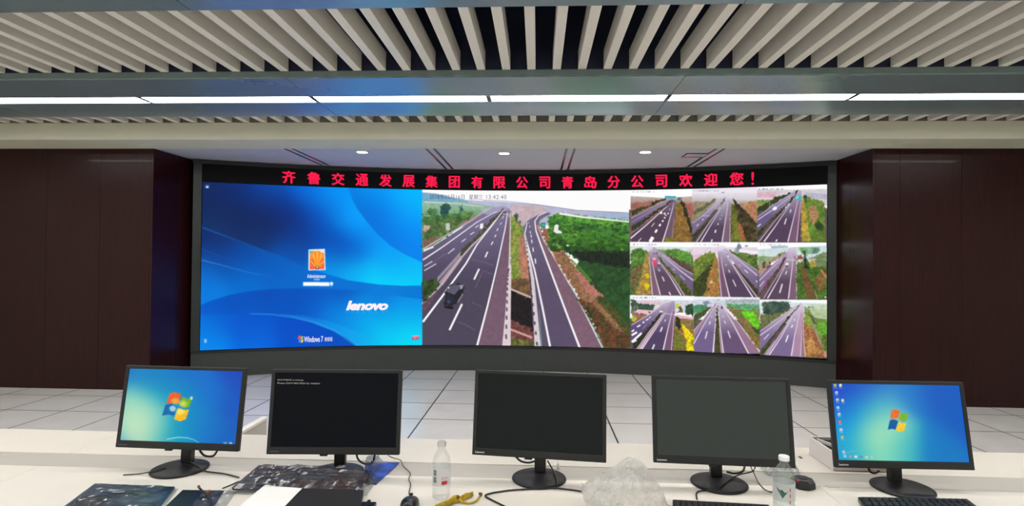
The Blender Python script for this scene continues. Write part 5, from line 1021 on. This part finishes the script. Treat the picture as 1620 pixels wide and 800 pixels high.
# mouse
def mouse(px, py, label, rz=0.0):
    p = at_z(px, py, DZ); t = thing('computer_mouse', label, 'mouse', (p[0], p[1], DZ), rz)
    def f(u, v):
        a = 2*math.pi*u; k = math.sin(v*math.pi/2); hh = .034*math.cos(v*math.pi/2)**.6
        y = .056*k*math.sin(a); x = .031*k*math.cos(a)*(1-.18*math.cos(a*2)*.2)
        return (x, y, .001+hh*(1-.25*(y/.056)))
    MB().grid(f, 28, 12).build('shell', 'blk', t, smooth=True)
    MB().lathe([(.0001, -.003), (.006, -.0025), (.007, 0), (.006, .0025), (.0001, .003)], 14, (0, .026, .0335), cap=False).build('scroll_wheel', 'blk2', t, smooth=True)
    return t
mouse(648, 803, 'black computer mouse at the desk front beside the bottle with the red label', .05)
cable([(614, 720, None, 2.12), (621, 723.6, None, 2.12), (634, 728, DZ+.009), (638, 737, DZ+.006), (649, 748, DZ+.003), (646.5, 757, DZ+.003), (649.5, 766, DZ+.003), (647, 779, DZ+.003), (649.2, 785.5, DZ+.012)], .0017, 'wavy black mouse cable hanging from the boot text monitor')
# cables of the monitors
cable([(564, 718, None, 2.11), (566, 725, None, 2.11), (572, 731, None, 2.11), (582, 734, None, 2.11), (590, 730, None, 2.11), (593, 718, None, 2.11)], .004, 'thick black cable loop under the boot text monitor')
cable([(316, 712, None, 2.13), (321.7, 719, None, 2.13), (329.5, 721.5, None, 2.13), (338.5, 720, None, 2.13), (344.5, 711, None, 2.13)], .0042, 'thick black cable loop under the monitor with the window flag')
cable([(300, 729, DZ+.02), (314, 738, DZ+.012), (323, 744.5, DZ+.003), (340, 747, DZ+.003), (357, 749.5, DZ+.003), (378, 755, DZ+.003)], .0026, 'black cable running from the window flag monitor stand to the wrapped keyboard')
cable([(352, 772, DZ+.003), (362, 768, DZ+.003), (378, 761, DZ+.003)], .0022, 'short black cable end between the flat black pack and the wrapped keyboard')
cable([(195, 751, DZ+.003), (217, 749.5, DZ+.003), (231, 747.5, DZ+.008), (247, 744, DZ+.014), (262, 740, DZ+.014)], .0022, 'black cable leading left from the window flag monitor stand')
cable([(816, 722, None, 2.13), (824, 729, None, 2.13), (836, 731.5, None, 2.13), (846, 729, None, 2.13)], .004, 'short thick cable loop left of the stand of the central blank monitor')
cable([(866, 728, None, 2.13), (873, 740, None, 2.12), (879, 752, DZ+.018), (881, 764, DZ+.012), (879, 770.5, DZ+.004), (872, 772, DZ+.0035)], .0028, 'black cable draped over the stand base of the central blank monitor')
cable([(924, 777.5, DZ+.003), (900, 774, DZ+.003), (872, 771.8, DZ+.003), (815, 774.5, DZ+.003), (790, 777.5, DZ+.003), (776, 780, DZ+.003), (767.6, 783.7, DZ+.003), (776, 789.5, DZ+.003), (797, 800, DZ+.003), (812, 810, DZ+.003)], .003, 'long black cable bending in a sharp loop in front of the central blank monitor', sub=8)
p = at_z(883, 741, DZ); t = thing('cable_plug', 'small cream plug beside the stand of the central blank monitor', 'plug', (p[0], p[1], DZ))
MB().lathe([(.006, .0005), (.0065, .014), (.0045, .017), (.003, .024)], 12).build('shell', 'paper', t, smooth=True); MB().tube([(0, 0, .0245), (-.006, .01, .04), (-.004, .02, .062)], .0016, 6).build('lead', 'paper', t, smooth=True)
cable([(1150, 746, DZ+.036), (1162, 748.5, DZ+.03), (1175, 745, DZ+.038), (1178.5, 735, None, 2.13)], .0042, 'thick black cable curving under the greyish blank monitor')
cable([(1195, 735, None, 2.14), (1191, 745, None, 2.14), (1171, 750, DZ+.02), (1158, 756, DZ+.0165), (1143, 766.5, DZ+.0165), (1133, 775.6, DZ+.0075), (1118, 775.8, DZ+.0035), (1106, 776.7, DZ+.003), (1101.5, 781, DZ+.003), (1102.5, 789, DZ+.003)], .0026, 'black cable crossing the stand base of the greyish blank monitor')
cable([(1187, 736, None, 2.14), (1193, 749, DZ+.02), (1200, 763, DZ+.003), (1209.6, 773.5, DZ+.003), (1219, 777.5, DZ+.003), (1232, 779, DZ+.003)], .0018, 'thin black cable sweeping behind the bottle with the mountain label')
cable([(1373, 739, None, 2.13), (1377, 746, None, 2.13), (1384, 748, None, 2.13), (1391, 744, None, 2.13)], .0038, 'short thick cable under the monitor with desktop icons')

# keyboards
keyboard([(688, 797.5), (775, 799), (790, 840), (660, 836)], 5, 12, .018, 'black keyboard whose back edge shows below the yellow peel')
keyboard([(1064, 787), (1216, 795), (1245, 850), (1066, 842)], 5, 16, .02, 'dark grey keyboard in front of the greyish blank monitor')
keyboard([(1357, 783), (1530, 786), (1590, 830), (1384, 826)], 5, 16, .02, 'black keyboard in front of the monitor with desktop icons')

# bottles
def bottle(px, py, h, r, label, capmat, kind):
    p = at_z(px, py, DZ); t = thing('water_bottle', label, 'bottle', (p[0], p[1], DZ))
    prof = [(.001, .008), (r*.5, .006), (r*.8, .001), (r*.97, .006), (r, .018), (r*.97, .024), (r, .030), (r*.97, .036), (r, .042), (r, h*.58), (r*.985, h*.60), (r, h*.62), (r*.94, h*.70), (r*.78, h*.77), (r*.55, h*.83), (r*.42, h*.865), (r*.40, h*.90), (r*.46, h*.905), (r*.46, h*.915), (r*.40, h*.92), (r*.39, h*.985)]
    MB().lathe(prof, 40, cap=False).build('body', 'pet', t, smooth=True)
    mb = MB(); n = 40
    mb.lathe([(r*.50, h*.925), (r*.50, h*.99), (r*.46, h), (.0005, h)], n, cap=False); mb.build('cap', capmat, t, smooth=False)
    a0 = math.atan2(-p[1], -p[0])           # towards the desk front
    def cyl(u, z, off=.0006): a = a0+u; return ((r+off)*math.cos(a), (r+off)*math.sin(a), z)
    def patch(u0, u1, z0, z1, m, name, off=.0011, fn=None):
        return MB().grid(lambda u, v: cyl(u0+(u1-u0)*u, (z0+(z1-z0)*v) if fn is None else fn(u, v), off), 10, 6).build(name, m, lb)
    lo, hi = h*.26, h*.57
    lb = MB().grid(lambda u, v: cyl(-math.pi+2*math.pi*u, lo+(hi-lo)*v), 48, 1).build('label_sleeve', 'labelfilm', t, smooth=True)
    if kind == 'red':
        patch(.02, .66, lo+.006, lo+.018, 'inkred', 'red_block')
        mb = MB(); add_text(mb, '水', lambda x, y: cyl(x, y, .0012), .02, .22, lo+.021, lo+.033); add_text(mb, '天然', lambda x, y: cyl(x, y, .0012), .27, .66, lo+.024, lo+.031)
        mb.build('print', 'inkred', lb)
        mb = MB(); r_ = random.Random(4); z = hi-.006
        while z > lo+.014:
            for k in range(3):
                u0 = -.95+k*.14; mb.grid(lambda u, v, u0=u0, z=z: cyl(u0+.11*u, z-.004*v, .0012), 2, 1)
            z -= r_.choice((.0045, .005, .009))
        mb.build('small_print', 'ink', lb)
    else:
        def m_(u, v):
            top = hi-.012-.006*abs(math.sin(u*7))-.012*u; bot = hi-.046+.034*abs(u-.5)*1.6
            return bot+(max(top, bot+.001)-bot)*v
        patch(-.62, .42, 0, 0, 'inkgreen', 'mountain_print', fn=m_)
        mb = MB()
        for z in (hi-.012, hi-.03, hi-.05): mb.grid(lambda u, v, z=z: cyl(.52+.09*u, z-.012*v, .0012), 2, 1)
        mb.build('small_print', 'inkred', lb)
        MB().lathe([(r*.96, .02), (r*.97, h*.60), (.0005, h*.602)], 32, cap=False).build('water', 'water', t, smooth=True)
    return t
MT['labelfilm'] = clear('label_film', tint=(254, 254, 252), haze=.85, gloss=.01, edge=.08, rough=.3)
MT['water'] = clear('water', tint=(246, 252, 250), haze=.05, gloss=.01, rough=.03, edge=.15)
bottle(698, 787, .190, .0305, 'clear plastic bottle with red and white label and no coloured cap', 'petcap', 'red')
bottle(1240, 812, .185, .0325, 'water bottle with white cap and green mountain label', 'cap', 'green')

# yellow peel
p0 = at_z(722, 792, DZ); t = thing('yellow_peel', 'crumpled yellow peel with a thin curling brown-tipped end', 'peel', (p0[0], p0[1], DZ))
Lc = lambda x, y, z: tuple(np.array(at_z(x, y, DZ+z))-np.array([p0[0], p0[1], DZ]))
def pf(u, v):
    a = np.array(Lc(688+60*u, 806-20*u, 0)); w_ = .016*(1-.35*u)*(.55+.45*math.sin(u*3.1)); n = float(vnoise(np.array([u*6]), np.array([v*5]), 4)[0])
    s = (v-.5)*2
    return (a[0]+.25*w_*s, a[1]+w_*s+.004*(n-.5), .003+.020*(1-s*s)*(.4+.6*math.sin(u*2.4+.3))+.008*(n-.5)*(1-s*s))
MB().grid(pf, 20, 10).build('skin', 'peel', t, smooth=True, solid=.0015)
MB().tube([Lc(726, 789, .012), Lc(731, 793, .006), Lc(740, 795.5, .004), (Lc(750, 794, .004)), Lc(757, 788, .006), Lc(761, 783, .012)], [.005, .0035, .003, .003, .0035, .004], 8).build('strand', 'peel', t, smooth=True)
MB().tube([Lc(760, 784, .0115), Lc(762, 781, .015), Lc(758, 780.5, .017)], .0045, 7, 2).build('tip', 'peelbrown', t, smooth=True)
MB().lathe([(.001, 0), (.006, .001), (.007, .005), (.004, .010), (.001, .011)], 10, Lc(724, 788, .013), cap=False).build('brown_knot', 'peelbrown', t, smooth=True)

# crumpled plastic bag
pb = at_z(992, 800, DZ); loc = (pb[0], pb[1], DZ)
prof_pts = [(918, 766), (926, 760), (940, 750), (958, 743), (975, 734), (986, 725), (995, 720), (1009, 726), (1020, 736), (1029, 752), (1040, 764), (1050, 780), (1057, 796), (1060, 812)]
top = [np.array(at_y(x, y, pb[1]+.01))-np.array(loc) for x, y in prof_pts]
def bag_f(u, v):
    # u around the silhouette left to right, v from the front foot over the top to the back foot
    k = u*(len(top)-1); i = min(int(k), len(top)-2); f_ = k-i; T_ = top[i]*(1-f_)+top[i+1]*f_
    a = math.pi*v; hz = max(T_[2], .004)
    dep = .10*math.sin(math.pi*min(max(u*.9+.05, 0), 1))**.7
    n = float(fbm(np.array([u*5.5+1]), np.array([v*4.0]), 31)[0])-.5
    r_ = 1-abs(float(vnoise(np.array([u*8+v*5]), np.array([v*7-u*4]), 37)[0])-.5)*2
    z = hz*math.sin(a)**.75; y = -dep*math.cos(a)*(1+.5*n)
    return (T_[0]*(.86+.14*math.sin(a)**.5)+.02*n*math.sin(a), y-.01+.02*(r_-.6), max(.0015, z*(1+.05*n)-.018*(r_**4)*math.sin(a)*(abs(v-.5) > .12)))
t = thing('plastic_bag', 'crumpled translucent white plastic bag standing on the desk between two blank monitors', 'plastic bag', loc)
MB().grid(bag_f, 34, 22).build('film', 'bag', t, smooth=False)
def ear(u, v):
    a = np.array(Lb(920, 764, .058)); c = np.array(Lb(958, 806, .002)); d = np.array(Lb(985, 790, .03))
    p = a*(1-u)+c*u*(1-v)+d*u*v; n = float(vnoise(np.array([u*4]), np.array([v*4]), 51)[0])-.5
    return (p[0], p[1]-.05*u+.02*n, max(.002, p[2]+.03*n*u))
Lb = lambda x, y, z: tuple(np.array(at_z(x, y, DZ+z))-np.array(loc))
MB().grid(ear, 10, 8).build('folded_corner', 'bag', t)

# film scrap, black puck
q = quadw([(1200, 739), (1262, 739), (1268, 752), (1216, 752)], DZ+.004); loc = base(q)
t = thing('film_scrap', 'crumpled scrap of clear film behind the bottle with the mountain label', 'film', loc)
film_sheet('sheet', q, DZ+.004, .02, t, loc, seed=41, nu=26, nv=14, spread=0)
p = at_z(1270, 769, DZ); t = thing('octagonal_puck', 'black eight-sided puck with a red mark right of the mountain label bottle', 'puck', (p[0], p[1], DZ), .1)
mb = MB().lathe([(.041, .0005), (.043, .004), (.041, .022), (.033, .029), (.001, .031)], 8, cap=False); mb.build('case', 'blk', t, bevel=.001)
MB().lathe([(.0055, 0), (.0055, .0015), (.001, .002)], 14, (-.028, -.017, .0275), cap=False).build('red_mark', 'red', t)
MB().lathe([(.016, 0), (.016, .0006), (.001, .0008)], 24, (.002, .002, .0312), cap=False).build('top_disc', 'blk2', t)

# open white box right, low cabinet left behind the desk
x0 = at_z(1323, 741, ZD+.004)[0]; yb0, yb1 = 2.235, 2.47
xb = at_z(1284, 716, ZD+.004)
t = thing('open_box', 'white open-topped box with dark inside beside the monitor with desktop icons', 'box', (1.147, 2.317, ZD+.0035))
bx = MB(); W_, D_, H_, th = .21, .195, .072, .007
MB().box(0, th, -D_/2, D_/2, .0005, H_).build('side_wall', 'packwhite', t, bevel=.001)
MB().box(W_-th, W_, -D_/2, D_/2, .0005, H_).build('side_wall', 'packwhite', t, bevel=.001)
MB().box(th+.0005, W_-th-.0005, D_/2-th, D_/2, .0005, H_).build('back_wall', 'packwhite', t, bevel=.001)
MB().box(th+.0005, W_-th-.0005, -D_/2, -D_/2+th, .0005, H_).build('front_wall', 'packwhite', t, bevel=.001)
MB().box(th+.0005, W_-th-.0005, -D_/2+th+.0005, D_/2-th-.0005, .001, H_-.012).build('dark_liner', 'dark', t)
zf = H_-.0115
MB().hexa([(th+.012, D_/2-th-.02, zf), (th+.018, D_/2-th-.02, zf), (th+.07, -D_/2+th+.02, zf), (th+.062, -D_/2+th+.02, zf), (th+.012, D_/2-th-.02, H_), (th+.018, D_/2-th-.02, H_), (th+.07, -D_/2+th+.02, H_), (th+.062, -D_/2+th+.02, H_)]).build('inner_flap', 'packwhite', t)
t = thing('side_panel_board', 'thin beige board with a white top edge standing behind the desk between two monitors', 'panel', (-1.368, 2.632, 0))
MB().box(-.013, .013, -.125, .125, .0005, .728).build('body', 'cabgrey', t)
MB().box(-.016, .016, -.128, .128, .7285, .742).build('edge_cap', 'packwhite', t, bevel=.002)
